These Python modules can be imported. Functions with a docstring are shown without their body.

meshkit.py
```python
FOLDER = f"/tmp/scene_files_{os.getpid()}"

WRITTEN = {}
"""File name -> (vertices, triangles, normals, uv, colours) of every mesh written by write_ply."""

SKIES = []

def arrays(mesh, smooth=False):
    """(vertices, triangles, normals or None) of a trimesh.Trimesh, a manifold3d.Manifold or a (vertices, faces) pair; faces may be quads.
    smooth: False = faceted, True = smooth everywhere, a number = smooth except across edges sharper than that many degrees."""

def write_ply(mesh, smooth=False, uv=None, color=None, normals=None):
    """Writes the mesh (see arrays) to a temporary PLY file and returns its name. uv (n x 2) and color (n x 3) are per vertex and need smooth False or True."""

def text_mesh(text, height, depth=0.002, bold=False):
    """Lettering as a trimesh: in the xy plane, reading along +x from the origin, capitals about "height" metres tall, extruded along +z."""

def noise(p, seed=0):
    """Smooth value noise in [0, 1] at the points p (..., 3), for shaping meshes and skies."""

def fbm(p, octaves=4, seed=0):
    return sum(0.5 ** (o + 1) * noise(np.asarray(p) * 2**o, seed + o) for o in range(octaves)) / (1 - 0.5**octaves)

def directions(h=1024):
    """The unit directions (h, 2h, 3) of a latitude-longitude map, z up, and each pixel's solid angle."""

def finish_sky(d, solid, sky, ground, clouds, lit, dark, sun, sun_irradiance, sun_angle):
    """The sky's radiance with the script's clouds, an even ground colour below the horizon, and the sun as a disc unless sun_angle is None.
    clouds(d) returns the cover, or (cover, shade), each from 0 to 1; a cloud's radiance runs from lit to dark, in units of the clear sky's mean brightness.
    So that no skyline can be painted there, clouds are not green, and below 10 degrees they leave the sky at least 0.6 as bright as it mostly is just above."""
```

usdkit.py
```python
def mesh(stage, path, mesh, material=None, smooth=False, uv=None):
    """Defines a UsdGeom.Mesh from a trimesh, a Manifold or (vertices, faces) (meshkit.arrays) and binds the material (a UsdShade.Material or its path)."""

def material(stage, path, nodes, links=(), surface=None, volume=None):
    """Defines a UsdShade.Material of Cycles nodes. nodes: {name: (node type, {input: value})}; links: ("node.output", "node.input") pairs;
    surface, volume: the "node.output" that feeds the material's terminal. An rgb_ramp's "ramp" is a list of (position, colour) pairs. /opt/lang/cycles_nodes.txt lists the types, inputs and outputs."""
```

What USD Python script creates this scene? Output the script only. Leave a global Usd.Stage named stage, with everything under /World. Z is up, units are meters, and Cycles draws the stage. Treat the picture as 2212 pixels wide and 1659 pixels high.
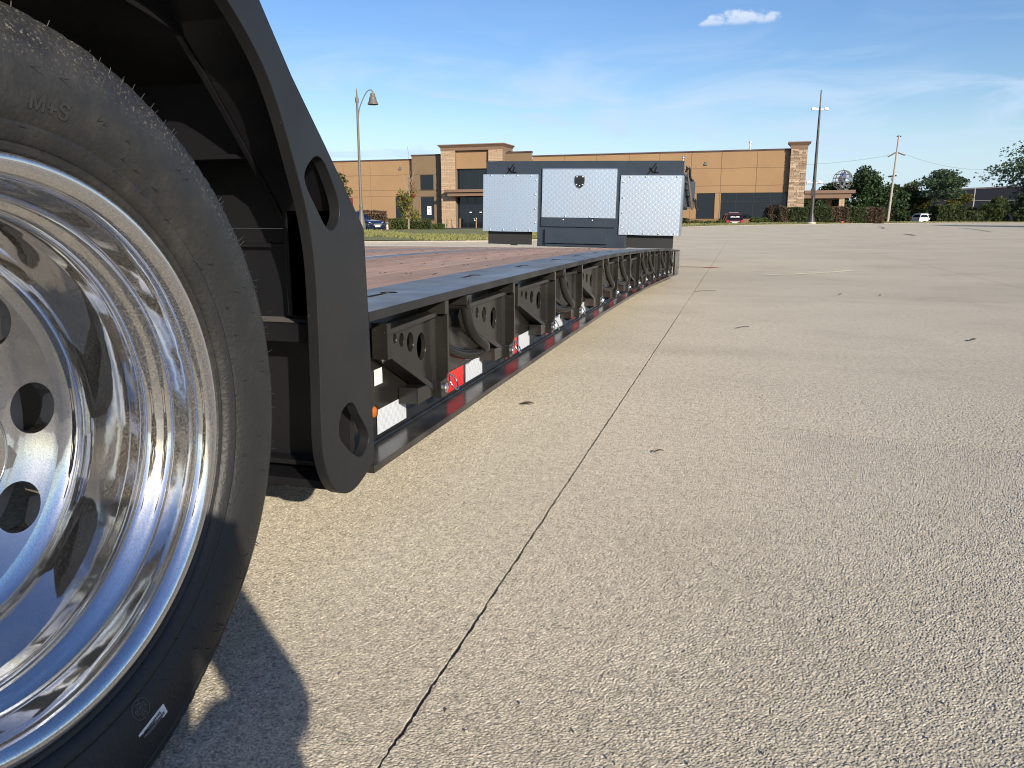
import math, random, numpy as np, trimesh, usdkit, meshkit
import manifold3d as m3
from scipy.spatial import Delaunay
from shapely.geometry import Polygon, Point, LineString, box as sbox
from shapely import affinity
from pxr import Usd, UsdGeom, UsdLux, UsdShade, Sdf, Gf, Vt

stage = Usd.Stage.CreateInMemory()
UsdGeom.SetStageUpAxis(stage, UsdGeom.Tokens.z); UsdGeom.SetStageMetersPerUnit(stage, 1.0)
UsdGeom.Xform.Define(stage, '/World'); UsdGeom.Scope.Define(stage, '/World/Looks')
V = np.array

# ------------------------------------------------------------------ camera, sky, sun, exposure
CAM = V([0, 0, .69]); YAW, PITCH = math.radians(16.0566), math.radians(11.8173)
FWD = V([-math.sin(YAW)*math.cos(PITCH), math.cos(YAW)*math.cos(PITCH), -math.sin(PITCH)])
RIGHT = V([math.cos(YAW), math.sin(YAW), 0]); UP = np.cross(RIGHT, FWD); AHEAD = V([-math.sin(YAW), math.cos(YAW), 0])
cam = UsdGeom.Camera.Define(stage, '/World/camera')
cam.AddTransformOp().Set(Gf.Matrix4d(*RIGHT, 0, *UP, 0, *(-FWD), 0, *CAM, 1))
cam.CreateFocalLengthAttr(1680/2212*36.0); cam.CreateHorizontalApertureAttr(36.0); cam.CreateVerticalApertureAttr(27.0)
cam.CreateClippingRangeAttr(Gf.Vec2f(.01, 3000)); cam.CreateFStopAttr(0.0)
cam.CreateExposureAttr(0.4)
SKY_STRENGTH, SUN_INTENSITY = .115, 1.2
SUN = V([.338, -.375, .187]); SUN /= np.linalg.norm(SUN)
SUN_EL, SUN_ROT = math.asin(SUN[2]), math.atan2(SUN[0], SUN[1])

def material(name, nodes, links=(), surface='p.BSDF', volume=None):
    return usdkit.material(stage, '/World/Looks/' + name, nodes, links, surface, volume)
def math_(op, a=0.5, b=0.5, c=0.0, clamp=False):
    return ('math', {'math_type': op, 'value1': a, 'value2': b, 'value3': c, 'use_clamp': clamp})

sky_nodes = {
  'sky': ('sky_texture', {'sky_type': 'single_scattering', 'sun_disc': False, 'sun_elevation': SUN_EL, 'sun_rotation': SUN_ROT, 'air_density': 1.0, 'aerosol_density': .6, 'ozone_density': 2.0}),
  'tc': ('texture_coordinate', {}), 'sep': ('separate_xyz', {}),
  'az': math_('arctan2'), 'el': math_('arcsine'),
  # small cumulus: domes on a flat base, cut out of soft noise
  'cx': math_('multiply_add', b=1/.056, c=.012/.056), 'cy': math_('multiply_add', b=1/.0135, c=-.2225/.0135),
  'cx2': math_('multiply'), 'cy2': math_('multiply'), 'cs': math_('add'),
  'cmap': ('mapping', {'scale': (46, 46, 70)}), 'cn': ('noise_texture', {'scale': 1.0, 'detail': 5.0, 'roughness': .55}),
  'cnn': math_('multiply_add', b=3.2, c=-1.05), 'cm': math_('subtract'),
  'cmask': ('map_range', {'range_type': 'smoothstep', 'from_min': -.12, 'from_max': .55, 'to_min': 0.0, 'to_max': .92, 'clamp': True}),
  'cb': ('map_range', {'range_type': 'smoothstep', 'from_min': .2172, 'from_max': .2225, 'to_min': 0.0, 'to_max': 1.0, 'clamp': True}), 'cmb': math_('multiply'),
  'cl': ('map_range', {'from_min': .217, 'from_max': .235, 'to_min': 0.0, 'to_max': 1.0, 'clamp': True}),
  'ccol': ('mix', {'color1': (3.6, 4.5, 6.0), 'color2': (5.4, 6.0, 6.9)}),
  # thin high cirrus
  'wmap': ('mapping', {'scale': (5, 5, 22), 'rotation': (.10, .16, 0)}), 'wn': ('noise_texture', {'scale': 1.0, 'detail': 7.0, 'roughness': .58, 'distortion': .8}),
  'wr': ('map_range', {'range_type': 'smoothstep', 'from_min': .40, 'from_max': .72, 'to_min': 0.0, 'to_max': .95, 'clamp': True}),
  'wlow': ('map_range', {'range_type': 'smoothstep', 'from_min': .24, 'from_max': .10, 'to_min': 0.06, 'to_max': 1.0, 'clamp': True}), 'wm': math_('multiply'),
  'hz': ('map_range', {'range_type': 'smoothstep', 'from_min': .16, 'from_max': .0, 'to_min': 0.0, 'to_max': .85, 'clamp': True}), 'wmh': math_('maximum'),
  'm1': ('mix', {'color2': (4.0, 5.15, 6.55)}), 'm2': ('mix', {}),
  'sat': ('hsv', {'hue': .514, 'saturation': 1.26, 'value': 1.0}),
  'bg': ('background_shader', {'strength': SKY_STRENGTH})}
sky_mat = material('sky_light', sky_nodes, [
  ('tc.generated', 'sep.vector'), ('sep.x', 'az.value1'), ('sep.y', 'az.value2'), ('sep.z', 'el.value1'),
  ('az.value', 'cx.value1'), ('el.value', 'cy.value1'), ('cx.value', 'cx2.value1'), ('cx.value', 'cx2.value2'), ('cy.value', 'cy2.value1'), ('cy.value', 'cy2.value2'),
  ('cx2.value', 'cs.value1'), ('cy2.value', 'cs.value2'), ('tc.generated', 'cmap.vector'), ('cmap.vector', 'cn.vector'), ('cn.fac', 'cnn.value1'),
  ('cnn.value', 'cm.value1'), ('cs.value', 'cm.value2'), ('cm.value', 'cmask.value'), ('el.value', 'cb.value'), ('cmask.result', 'cmb.value1'), ('cb.result', 'cmb.value2'),
  ('el.value', 'cl.value'), ('cl.result', 'ccol.fac'),
  ('tc.generated', 'wmap.vector'), ('wmap.vector', 'wn.vector'), ('wn.fac', 'wr.value'), ('el.value', 'wlow.value'), ('wr.result', 'wm.value1'), ('wlow.result', 'wm.value2'),
  ('el.value', 'hz.value'), ('hz.result', 'wmh.value1'), ('wm.value', 'wmh.value2'),
  ('sky.color', 'sat.color'), ('sat.color', 'm1.color1'), ('wmh.value', 'm1.fac'), ('m1.color', 'm2.color1'), ('ccol.color', 'm2.color2'), ('cmb.value', 'm2.fac'), ('m2.color', 'bg.color')], surface='bg.background')
dome = UsdLux.DomeLight.Define(stage, '/World/sky'); dome.CreateIntensityAttr(1.0)
UsdShade.MaterialBindingAPI.Apply(dome.GetPrim()).Bind(sky_mat); dome.GetPrim().SetCustomDataByKey('kind', 'structure')
sun = UsdLux.DistantLight.Define(stage, '/World/sun'); sun.CreateIntensityAttr(SUN_INTENSITY); sun.CreateAngleAttr(.53); sun.CreateColorAttr(Gf.Vec3f(1, .90, .74)); sun.CreateNormalizeAttr(True)
sx = np.cross([0, 0, 1], SUN); sx /= np.linalg.norm(sx); sy = np.cross(SUN, sx)
sun.AddTransformOp().Set(Gf.Matrix4d(*sx, 0, *sy, 0, *SUN, 0, 0, 0, 50, 1))

# ------------------------------------------------------------------ materials
def pm(name, col, rough=.5, metal=0., spec=.5, coat=0., bump=None, var=None, obj=False, **kw):
    """principled; bump = (scale, distance[, vector scale]); var = (scale, other colour[, low, high]) noise blend"""
    n = {'p': ('principled_bsdf', {'base_color': col, 'roughness': rough, 'metallic': metal, 'specular_ior_level': spec, 'coat_weight': coat, **kw}),
         'g': ('texture_coordinate' if obj else 'geometry', {})}
    src = 'g.object' if obj else 'g.position'; l = []
    if var:
        n['vm'] = ('mapping', {'scale': var[4] if len(var) > 4 else (1, 1, 1)}); n['vn'] = ('noise_texture', {'scale': var[0], 'detail': 5.0, 'roughness': .6})
        n['vr'] = ('map_range', {'range_type': 'smoothstep', 'from_min': var[2] if len(var) > 2 else .35, 'from_max': var[3] if len(var) > 3 else .65, 'to_min': 0., 'to_max': 1., 'clamp': True})
        n['vx'] = ('mix', {'color1': col, 'color2': var[1]})
        l += [(src, 'vm.vector'), ('vm.vector', 'vn.vector'), ('vn.fac', 'vr.value'), ('vr.result', 'vx.fac'), ('vx.color', 'p.base_color')]
    if bump:
        n['bm'] = ('mapping', {'scale': bump[2] if len(bump) > 2 else (1, 1, 1)}); n['bn'] = ('noise_texture', {'scale': bump[0], 'detail': 3.0, 'roughness': .55})
        n['b'] = ('bump', {'distance': bump[1], 'strength': 1.0}); l += [(src, 'bm.vector'), ('bm.vector', 'bn.vector'), ('bn.fac', 'b.height'), ('b.normal', 'p.normal')]
    return material(name, n, l)

def painted(name, col, rough, dust=.05, radius=.003, peel=.00004, spec=.5, top=None):
    n = {'g': ('geometry', {}), 'bv': ('bevel', {'radius': radius, 'samples': 6}), 'on': ('noise_texture', {'scale': 160., 'detail': 1.0}), 'ob': ('bump', {'distance': peel, 'strength': 1.0}),
         'wn': ('noise_texture', {'scale': 6., 'detail': 4.}), 'wr': ('map_range', {'from_min': .3, 'from_max': .75, 'to_min': rough*.8, 'to_max': rough*1.5, 'clamp': True}),
         'vo': ('voronoi_texture', {'scale': 95., 'randomness': 1.0}), 'vr': ('map_range', {'from_min': .13, 'from_max': .06, 'to_min': 0., 'to_max': 1., 'clamp': True}),
         'sn': ('noise_texture', {'scale': 17., 'detail': 3.}), 'sr': ('map_range', {'from_min': .52, 'from_max': .66, 'to_min': 0., 'to_max': 1., 'clamp': True}), 'sm': math_('multiply'),
         'dn': ('noise_texture', {'scale': 3.5, 'detail': 6.}), 'dr': ('map_range', {'from_min': .4, 'from_max': .8, 'to_min': 0., 'to_max': dust, 'clamp': True}), 'dm': math_('maximum'),
         'mx': ('mix', {'color1': col, 'color2': (.20, .18, .15)}), 'p': ('principled_bsdf', {'specular_ior_level': spec})}
    n['sm2'] = math_('multiply', b=.5); extra = []
    if top:   # worn upper faces, paled further to stand in for grazing reflections
        n['ns'] = ('separate_xyz', {}); n['nr'] = ('map_range', {'from_min': .6, 'from_max': .9, 'to_min': 0., 'to_max': 1., 'clamp': True}); n['tn'] = ('noise_texture', {'scale': 5., 'detail': 6.}); n['tr'] = ('map_range', {'from_min': .3, 'from_max': .7, 'to_min': .5, 'to_max': 1., 'clamp': True}); n['tm'] = math_('multiply'); n['tx'] = ('mix', {'color2': top})
        extra = [('g.true_normal', 'ns.vector'), ('ns.z', 'nr.value'), ('g.position', 'tn.vector'), ('tn.fac', 'tr.value'), ('nr.result', 'tm.value1'), ('tr.result', 'tm.value2'), ('mx.color', 'tx.color1'), ('tm.value', 'tx.fac')]
    return material(name, n, [('g.position', 'on.vector'), ('on.fac', 'ob.height'), ('bv.bevel', 'ob.normal'), ('ob.normal', 'p.normal'), ('g.position', 'wn.vector'), ('wn.fac', 'wr.value'), ('wr.result', 'p.roughness'),
      ('g.position', 'vo.vector'), ('vo.distance', 'vr.value'), ('g.position', 'sn.vector'), ('sn.fac', 'sr.value'), ('vr.result', 'sm.value1'), ('sr.result', 'sm.value2'), ('sm.value', 'sm2.value1'),
      ('g.position', 'dn.vector'), ('dn.fac', 'dr.value'), ('sm2.value', 'dm.value1'), ('dr.result', 'dm.value2'), ('dm.value', 'mx.fac'), (('tx' if top else 'mx')+'.color', 'p.base_color')] + extra)

BLACK = painted('black_gloss_paint', (.014, .0132, .012), .17, dust=.14)
FLANGE = painted('dusty_sheen_flange_paint', (.020, .018, .016), .22, dust=.55, peel=.0002, spec=.4)  # brown dust blend also stands in for a rippled reflection
PLATE = painted('black_satin_paint', (.014, .0145, .016), .36, dust=.025, peel=.00006, spec=.42)
DARK = painted('black_underside_paint', (.009, .009, .011), .30, dust=.03, spec=.4)
SLATE = painted('dark_slate_paint', (.028, .039, .056), .35, dust=.02)

chrome_nodes = {'g': ('geometry', {}), 'v': ('voronoi_texture', {'scale': 330., 'randomness': 1.}), 'vr': ('map_range', {'from_min': .30, 'from_max': .12, 'to_min': 0., 'to_max': 1., 'clamp': True}),
  'n': ('noise_texture', {'scale': 9., 'detail': 5., 'roughness': .65}), 'nr': ('map_range', {'from_min': .42, 'from_max': .72, 'to_min': .05, 'to_max': .75, 'clamp': True}), 'm': math_('multiply'),
  'h': ('noise_texture', {'scale': 420., 'detail': 2.}), 'hr': ('map_range', {'from_min': .42, 'from_max': .75, 'to_min': .07, 'to_max': .38, 'clamp': True}), 'mm': math_('maximum'),
  'bn': ('noise_texture', {'scale': 26., 'detail': 2.}), 'b': ('bump', {'distance': .00025, 'strength': 1.}),
  'mt': ('principled_bsdf', {'base_color': (.80, .80, .81), 'metallic': 1., 'roughness': .055}), 'du': ('principled_bsdf', {'base_color': (.30, .26, .20), 'roughness': .8}), 'mix': ('mix_closure', {})}
CHROME = material('polished_aluminium', chrome_nodes, [('g.position', 'v.vector'), ('v.distance', 'vr.value'), ('g.position', 'n.vector'), ('n.fac', 'nr.value'), ('vr.result', 'm.value1'), ('nr.result', 'm.value2'),
  ('g.position', 'h.vector'), ('h.fac', 'hr.value'), ('m.value', 'mm.value1'), ('hr.result', 'mm.value2'), ('g.position', 'bn.vector'), ('bn.fac', 'b.height'), ('b.normal', 'mt.normal'), ('mm.value', 'mix.fac'), ('mt.BSDF', 'mix.closure1'), ('du.BSDF', 'mix.closure2')], surface='mix.closure')
ZINC = pm('zinc', (.75, .75, .74), .3, 1.0)
STEEL = pm('bright_steel', (.55, .55, .55), .25, 1.0)
GREYMETAL = pm('grey_cast_metal', (.16, .15, .14), .6)
# rubber: mould grain, brown dust that thins towards the bottom of the tyre as it lies on the sidewall
rub = {'g': ('geometry', {}), 'n': ('noise_texture', {'scale': 15., 'detail': 7., 'roughness': .7}), 'sep': ('separate_xyz', {}), 'zr': ('map_range', {'from_min': .25, 'from_max': .95, 'to_min': -.16, 'to_max': .15, 'clamp': True}), 'ad': math_('add'),
  'dr': ('map_range', {'range_type': 'smoothstep', 'from_min': .45, 'from_max': .9, 'to_min': 0., 'to_max': .45, 'clamp': True}), 'mx': ('mix', {'color1': (.019, .019, .019), 'color2': (.085, .076, .062)}),
  'my': math_('subtract', b=.588), 'mz': math_('subtract', b=.445), 'yy': math_('multiply'), 'zz2': math_('multiply'), 'rr': math_('add'), 'rm': ('map_range', {'range_type': 'smoothstep', 'from_min': .150, 'from_max': .190, 'to_min': 0., 'to_max': 1., 'clamp': True}),
  'zt': ('map_range', {'range_type': 'smoothstep', 'from_min': .42, 'from_max': .75, 'to_min': 0., 'to_max': 1., 'clamp': True}), 'rz': math_('multiply'), 'sp': ('noise_texture', {'scale': 260., 'detail': 4., 'roughness': .75}), 'spr': ('map_range', {'from_min': .56, 'from_max': .68, 'to_min': 0., 'to_max': .6, 'clamp': True}), 'spm': math_('multiply'), 'mx2': ('mix', {'color2': (.42, .36, .25)}),
  'fn': ('noise_texture', {'scale': 180., 'detail': 4.}), 'b': ('bump', {'distance': .0011, 'strength': 1.}), 'p': ('principled_bsdf', {'roughness': .52, 'specular_ior_level': .45})}
RUBBER = material('tyre_rubber', rub, [('g.position', 'n.vector'), ('n.fac', 'ad.value1'), ('g.position', 'sep.vector'), ('sep.z', 'zr.value'), ('zr.result', 'ad.value2'), ('ad.value', 'dr.value'), ('dr.result', 'mx.fac'), ('sep.y', 'my.value1'), ('sep.z', 'mz.value1'), ('my.value', 'yy.value1'), ('my.value', 'yy.value2'), ('mz.value', 'zz2.value1'), ('mz.value', 'zz2.value2'), ('yy.value', 'rr.value1'), ('zz2.value', 'rr.value2'), ('rr.value', 'rm.value'), ('sep.z', 'zt.value'), ('rm.result', 'rz.value1'), ('zt.result', 'rz.value2'), ('g.position', 'sp.vector'), ('sp.fac', 'spr.value'), ('spr.result', 'spm.value1'), ('rz.value', 'spm.value2'), ('spm.value', 'mx2.fac'), ('mx.color', 'mx2.color1'), ('mx2.color', 'p.base_color'), ('g.position', 'fn.vector'), ('fn.fac', 'b.height'), ('b.normal', 'p.normal')])
RUBBERP = pm('plain_black_rubber', (.02, .02, .02), .6)
RAISED = pm('raised_rubber', (.03, .029, .027), .5)
# concrete: exposed fines, dark and pale stone, pits, wide stains
con = {'g': ('geometry', {}), 'big': ('noise_texture', {'scale': .5, 'detail': 5., 'roughness': .6}), 'bigm': ('mix', {'color1': (.450, .402, .316), 'color2': (.520, .467, .374)}),
  'f': ('noise_texture', {'scale': 260., 'detail': 3., 'roughness': .6}), 'fr': ('map_range', {'from_min': .3, 'from_max': .7, 'to_min': .50, 'to_max': 1.36, 'clamp': True}), 'fm': ('mix', {'mix_type': 'multiply', 'fac': 1.0}),
  'v': ('voronoi_texture', {'scale': 210., 'randomness': 1.}), 'vs': ('separate_color', {}), 'vd': ('map_range', {'from_min': .84, 'from_max': .90, 'to_min': 0., 'to_max': .45, 'clamp': True}), 'vmx': ('mix', {'color2': (.10, .095, .095)}),
  'vw': ('map_range', {'from_min': .90, 'from_max': .95, 'to_min': 0., 'to_max': .6, 'clamp': True}), 'wmx': ('mix', {'color2': (.62, .57, .48)}),
  'md': ('noise_texture', {'scale': 45., 'detail': 4., 'roughness': .65}), 'mdr': ('map_range', {'from_min': .3, 'from_max': .7, 'to_min': .80, 'to_max': 1.16, 'clamp': True}), 'mm': ('mix', {'mix_type': 'multiply', 'fac': 1.0}),
  'st': ('noise_texture', {'scale': 1.1, 'detail': 6., 'roughness': .65}), 'str': ('map_range', {'from_min': .50, 'from_max': .75, 'to_min': 0., 'to_max': .34, 'clamp': True}), 'stm': ('mix', {'color2': (.22, .19, .15)}),
  'b2': ('noise_texture', {'scale': 150., 'detail': 3., 'roughness': .6}), 'b': ('bump', {'distance': .0042, 'strength': 1.}), 'b3': ('noise_texture', {'scale': 38., 'detail': 3.}), 'bb': ('bump', {'distance': .007, 'strength': .8}),
  'fw': ('mapping', {'scale': (.30, .55, 1)}), 'fwn': ('noise_texture', {'scale': 1., 'detail': 6., 'roughness': .6, 'distortion': .6}), 'fwr': ('map_range', {'from_min': .34, 'from_max': .66, 'to_min': .90, 'to_max': 1.07, 'clamp': True}), 'fwm': ('mix', {'mix_type': 'multiply', 'fac': 1.0}),
  'p': ('principled_bsdf', {'roughness': .85, 'specular_ior_level': .15, 'diffuse_roughness': .35})}
con_l = [('g.position', x + '.vector') for x in ('big', 'f', 'v', 'md', 'st', 'b2', 'b3')] + [('big.fac', 'bigm.fac'), ('bigm.color', 'mm.color1'), ('md.fac', 'mdr.value'), ('mdr.result', 'mm.color2'), ('mm.color', 'fm.color1'), ('f.fac', 'fr.value'), ('fr.result', 'fm.color2'),
  ('st.fac', 'str.value'), ('str.result', 'stm.fac'), ('fm.color', 'stm.color1'), ('stm.color', 'vmx.color1'), ('v.color', 'vs.color'), ('vs.r', 'vd.value'), ('vd.result', 'vmx.fac'), ('vs.g', 'vw.value'), ('vw.result', 'wmx.fac'), ('vmx.color', 'wmx.color1'), ('g.position', 'fw.vector'), ('fw.vector', 'fwn.vector'), ('fwn.fac', 'fwr.value'), ('wmx.color', 'fwm.color1'), ('fwr.result', 'fwm.color2'), ('fwm.color', 'p.base_color'),
  ('b3.fac', 'bb.height'), ('bb.normal', 'b.normal'), ('b2.fac', 'b.height'), ('b.normal', 'p.normal')]
CONCRETE = material('broomed_concrete', con, con_l)
con2 = dict(con); con2['b'] = ('bump', {'distance': .0008, 'strength': 1.}); con2['b2'] = ('noise_texture', {'scale': 420., 'detail': 2., 'roughness': .6}); con2['bb'] = ('bump', {'distance': .001, 'strength': .5})
CONCRETE_NEAR = material('broomed_concrete_near', con2, con_l)
SUBBASE = pm('joint_sealant', (.14, .125, .10), .9)
KERB = pm('kerb_concrete', (.40, .35, .27), .9, var=(8, (.34, .30, .24)))
GRASS = pm('lawn_grass', (.18, .19, .06), .9, var=(1.2, (.24, .22, .085), .35, .7), bump=(60, .02))
FIELD = pm('field_grass', (.07, .075, .03), .9, var=(.2, (.10, .09, .045)))
WOOD_NODES = {'tc': ('geometry', {}), 'oi': ('object_info', {}), 'map': ('mapping', {'scale': (26, 1.1, 26)}), 'n': ('noise_texture', {'scale': 3.0, 'detail': 6., 'roughness': .65, 'distortion': .6}),
  'r': ('rgb_ramp', {'ramp': [(.25, (.27, .155, .11)), (.45, (.40, .255, .19)), (.62, (.49, .335, .255)), (.8, (.55, .40, .31))]}),
  'map2': ('mapping', {'scale': (140, 5, 140)}), 'n2': ('noise_texture', {'scale': 1., 'detail': 3.}), 'n2r': ('map_range', {'from_min': .3, 'from_max': .7, 'to_min': .78, 'to_max': 1.2, 'clamp': True}), 'm': ('mix', {'mix_type': 'multiply', 'fac': 1.}),
  'or': ('map_range', {'from_min': 0., 'from_max': 1., 'to_min': .78, 'to_max': 1.18}), 'm2': ('mix', {'mix_type': 'multiply', 'fac': 1.}), 'gm': ('noise_texture', {'scale': 1.7, 'detail': 4.}), 'gr': ('map_range', {'from_min': .45, 'from_max': .75, 'to_min': 0., 'to_max': .5, 'clamp': True}), 'gx': ('mix', {'color2': (.30, .25, .21)}),
  'b': ('bump', {'distance': .002, 'strength': .8}), 'p': ('principled_bsdf', {'roughness': .9, 'specular_ior_level': .12})}
WOOD = material('deck_hardwood', WOOD_NODES, [('tc.position', 'map.vector'), ('map.vector', 'n.vector'), ('n.fac', 'r.fac'), ('tc.position', 'map2.vector'), ('map2.vector', 'n2.vector'), ('n2.fac', 'n2r.value'), ('r.color', 'm.color1'), ('n2r.result', 'm.color2'), ('oi.random', 'or.value'), ('m.color', 'm2.color1'), ('or.result', 'm2.color2'),
  ('tc.position', 'gm.vector'), ('gm.fac', 'gr.value'), ('gr.result', 'gx.fac'), ('m2.color', 'gx.color1'), ('gx.color', 'p.base_color'), ('n.fac', 'b.height'), ('b.normal', 'p.normal')])
DECKSTEEL = painted('worn_sheen_deck_steel', (.013, .013, .013), .40, dust=.10, peel=.00008, top=(.20, .205, .20))
def tapemat(name, c1, c2):
    return material(name, {'g': ('geometry', {}), 'm': ('mapping', {'rotation': (0, 0, 0), 'scale': (0, 1, 1)}), 'c': ('checker_texture', {'color1': c1, 'color2': c2, 'scale': 75.}), 'n': ('noise_texture', {'scale': 40.}), 'mx': ('mix', {'color2': c1}),
      'p': ('principled_bsdf', {'roughness': .3})}, [('g.position', 'm.vector'), ('m.vector', 'c.vector'), ('g.position', 'n.vector'), ('n.fac', 'mx.fac'), ('c.color', 'mx.color1'), ('mx.color', 'p.base_color')])
WHITETAPE = tapemat('white_reflective_tape', (.64, .67, .70), (.46, .49, .53)); REDTAPE = tapemat('red_reflective_tape', (.68, .025, .02), (.50, .015, .015))
WHITE = pm('white_plastic', (.8, .8, .79), .4); INK = pm('black_ink', (.02, .02, .025), .5)
EMBLEM = pm('emblem_black', (.010, .010, .011), .6, spec=.1)
AMBER = material('amber_lens', {'p': ('principled_bsdf', {'base_color': (.9, .22, .01), 'roughness': .1, 'transmission_weight': .5, 'coat_weight': .5})})
REDLENS = pm('red_lens', (.45, .02, .02), .12, coat=.6); CLEARLENS = pm('clear_lamp', (.85, .87, .9), .08, .6)
TREAD = pm('sky_tinted_tread_plate', (.80, .90, .965), .44, 1.0, bump=(300, .0001), var=(3., (.84, .86, .89), .3, .8))  # blue tint puts the reflected sky into the base colour
LUG = pm('tread_plate_lug', (.62, .70, .78), .42, 1.0)  # same sky tint, darker so the lug pattern shows
STUCCO = pm('tan_stucco', (.34, .212, .110), .9, var=(.25, (.31, .19, .10), .3, .7), bump=(25, .01))
STUCCOB = pm('brown_stucco', (.20, .138, .082), .9, var=(.3, (.185, .125, .075)), bump=(25, .01))
STUCCOBASE = pm('base_stucco', (.22, .128, .072), .9)
CORNICE = pm('brown_cornice', (.20, .125, .085), .8); COPING = pm('dark_coping', (.075, .045, .045), .6); GAP = pm('joint_shadow', (.25, .14, .075), .95)
STONES = [pm('ledge_stone_%d' % i, c, .9, var=(6., tuple(x*.75 for x in c)), bump=(12, .02)) for i, c in enumerate([(.46, .33, .22), (.36, .25, .165), (.54, .42, .30), (.29, .20, .14), (.50, .36, .26)])]
STONEJ = material('ledge_stone_mixed', {'g': ('geometry', {}), 'r': ('rgb_ramp', {'interpolate': False, 'ramp': [(0., (.46, .33, .22)), (.34, (.36, .25, .165)), (.58, (.54, .42, .30)), (.74, (.29, .20, .14)), (.86, (.50, .36, .26))]}), 'p': ('principled_bsdf', {'roughness': .9})}, [('g.random_per_island', 'r.fac'), ('r.color', 'p.base_color')])
MORTAR = pm('pier_mortar', (.20, .14, .10), .95)
GLASS = pm('tinted_glass', (.008, .011, .015), .03, spec=.5); FRAME = pm('dark_window_frame', (.03, .033, .036), .4)
def leafmat(name, c, c2, tr=.35):
    return material(name, {'g': ('geometry', {}), 'n': ('noise_texture', {'scale': .9, 'detail': 3.}), 'r': ('map_range', {'from_min': .35, 'from_max': .65, 'clamp': True}), 'ri': math_('multiply_add', b=.7, c=-.2), 'ad': math_('add', clamp=True), 'mx': ('mix', {'color1': c, 'color2': c2}),
      'p': ('principled_bsdf', {'roughness': .55, 'specular_ior_level': .3}), 't': ('translucent_bsdf', {}), 'ms': ('mix_closure', {'fac': tr})},
      [('g.position', 'n.vector'), ('n.fac', 'r.value'), ('g.random_per_island', 'ri.value1'), ('r.result', 'ad.value1'), ('ri.value', 'ad.value2'), ('ad.value', 'mx.fac'), ('mx.color', 'p.base_color'), ('mx.color', 't.color'), ('p.BSDF', 'ms.closure1'), ('t.BSDF', 'ms.closure2')], surface='ms.closure')
L_DARK = leafmat('dark_leaves', (0.029, 0.058, 0.023), (0.072, 0.109, 0.038)); L_MID = leafmat('green_leaves', (0.049, 0.077, 0.025), (0.119, 0.140, 0.042)); L_YEL = leafmat('yellow_green_leaves', (0.085, 0.091, 0.023), (0.195, 0.169, 0.039))
L_LOCUST = leafmat('locust_leaves', (0.053, 0.090, 0.048), (0.112, 0.158, 0.075)); L_BROWN = leafmat('brown_leaves', (0.084, 0.054, 0.036), (0.144, 0.090, 0.060), .2); L_HEDGE = leafmat('hedge_leaves', (0.058, 0.091, 0.023), (0.124, 0.150, 0.039)); L_RED = leafmat('red_autumn_leaves', (.24, .07, .03), (.32, .16, .05))
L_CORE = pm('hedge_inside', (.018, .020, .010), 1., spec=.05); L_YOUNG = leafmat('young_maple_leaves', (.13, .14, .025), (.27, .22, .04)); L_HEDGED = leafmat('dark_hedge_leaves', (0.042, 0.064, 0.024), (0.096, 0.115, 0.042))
BARK = pm('bark', (.14, .10, .07), .9); PALEBARK = pm('pale_bark', (.30, .24, .18), .9); POLEWOOD = pm('weathered_pole_wood', (.42, .385, .34), .9, var=(3., (.32, .29, .255), .3, .7, (4, 4, .3)))
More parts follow.
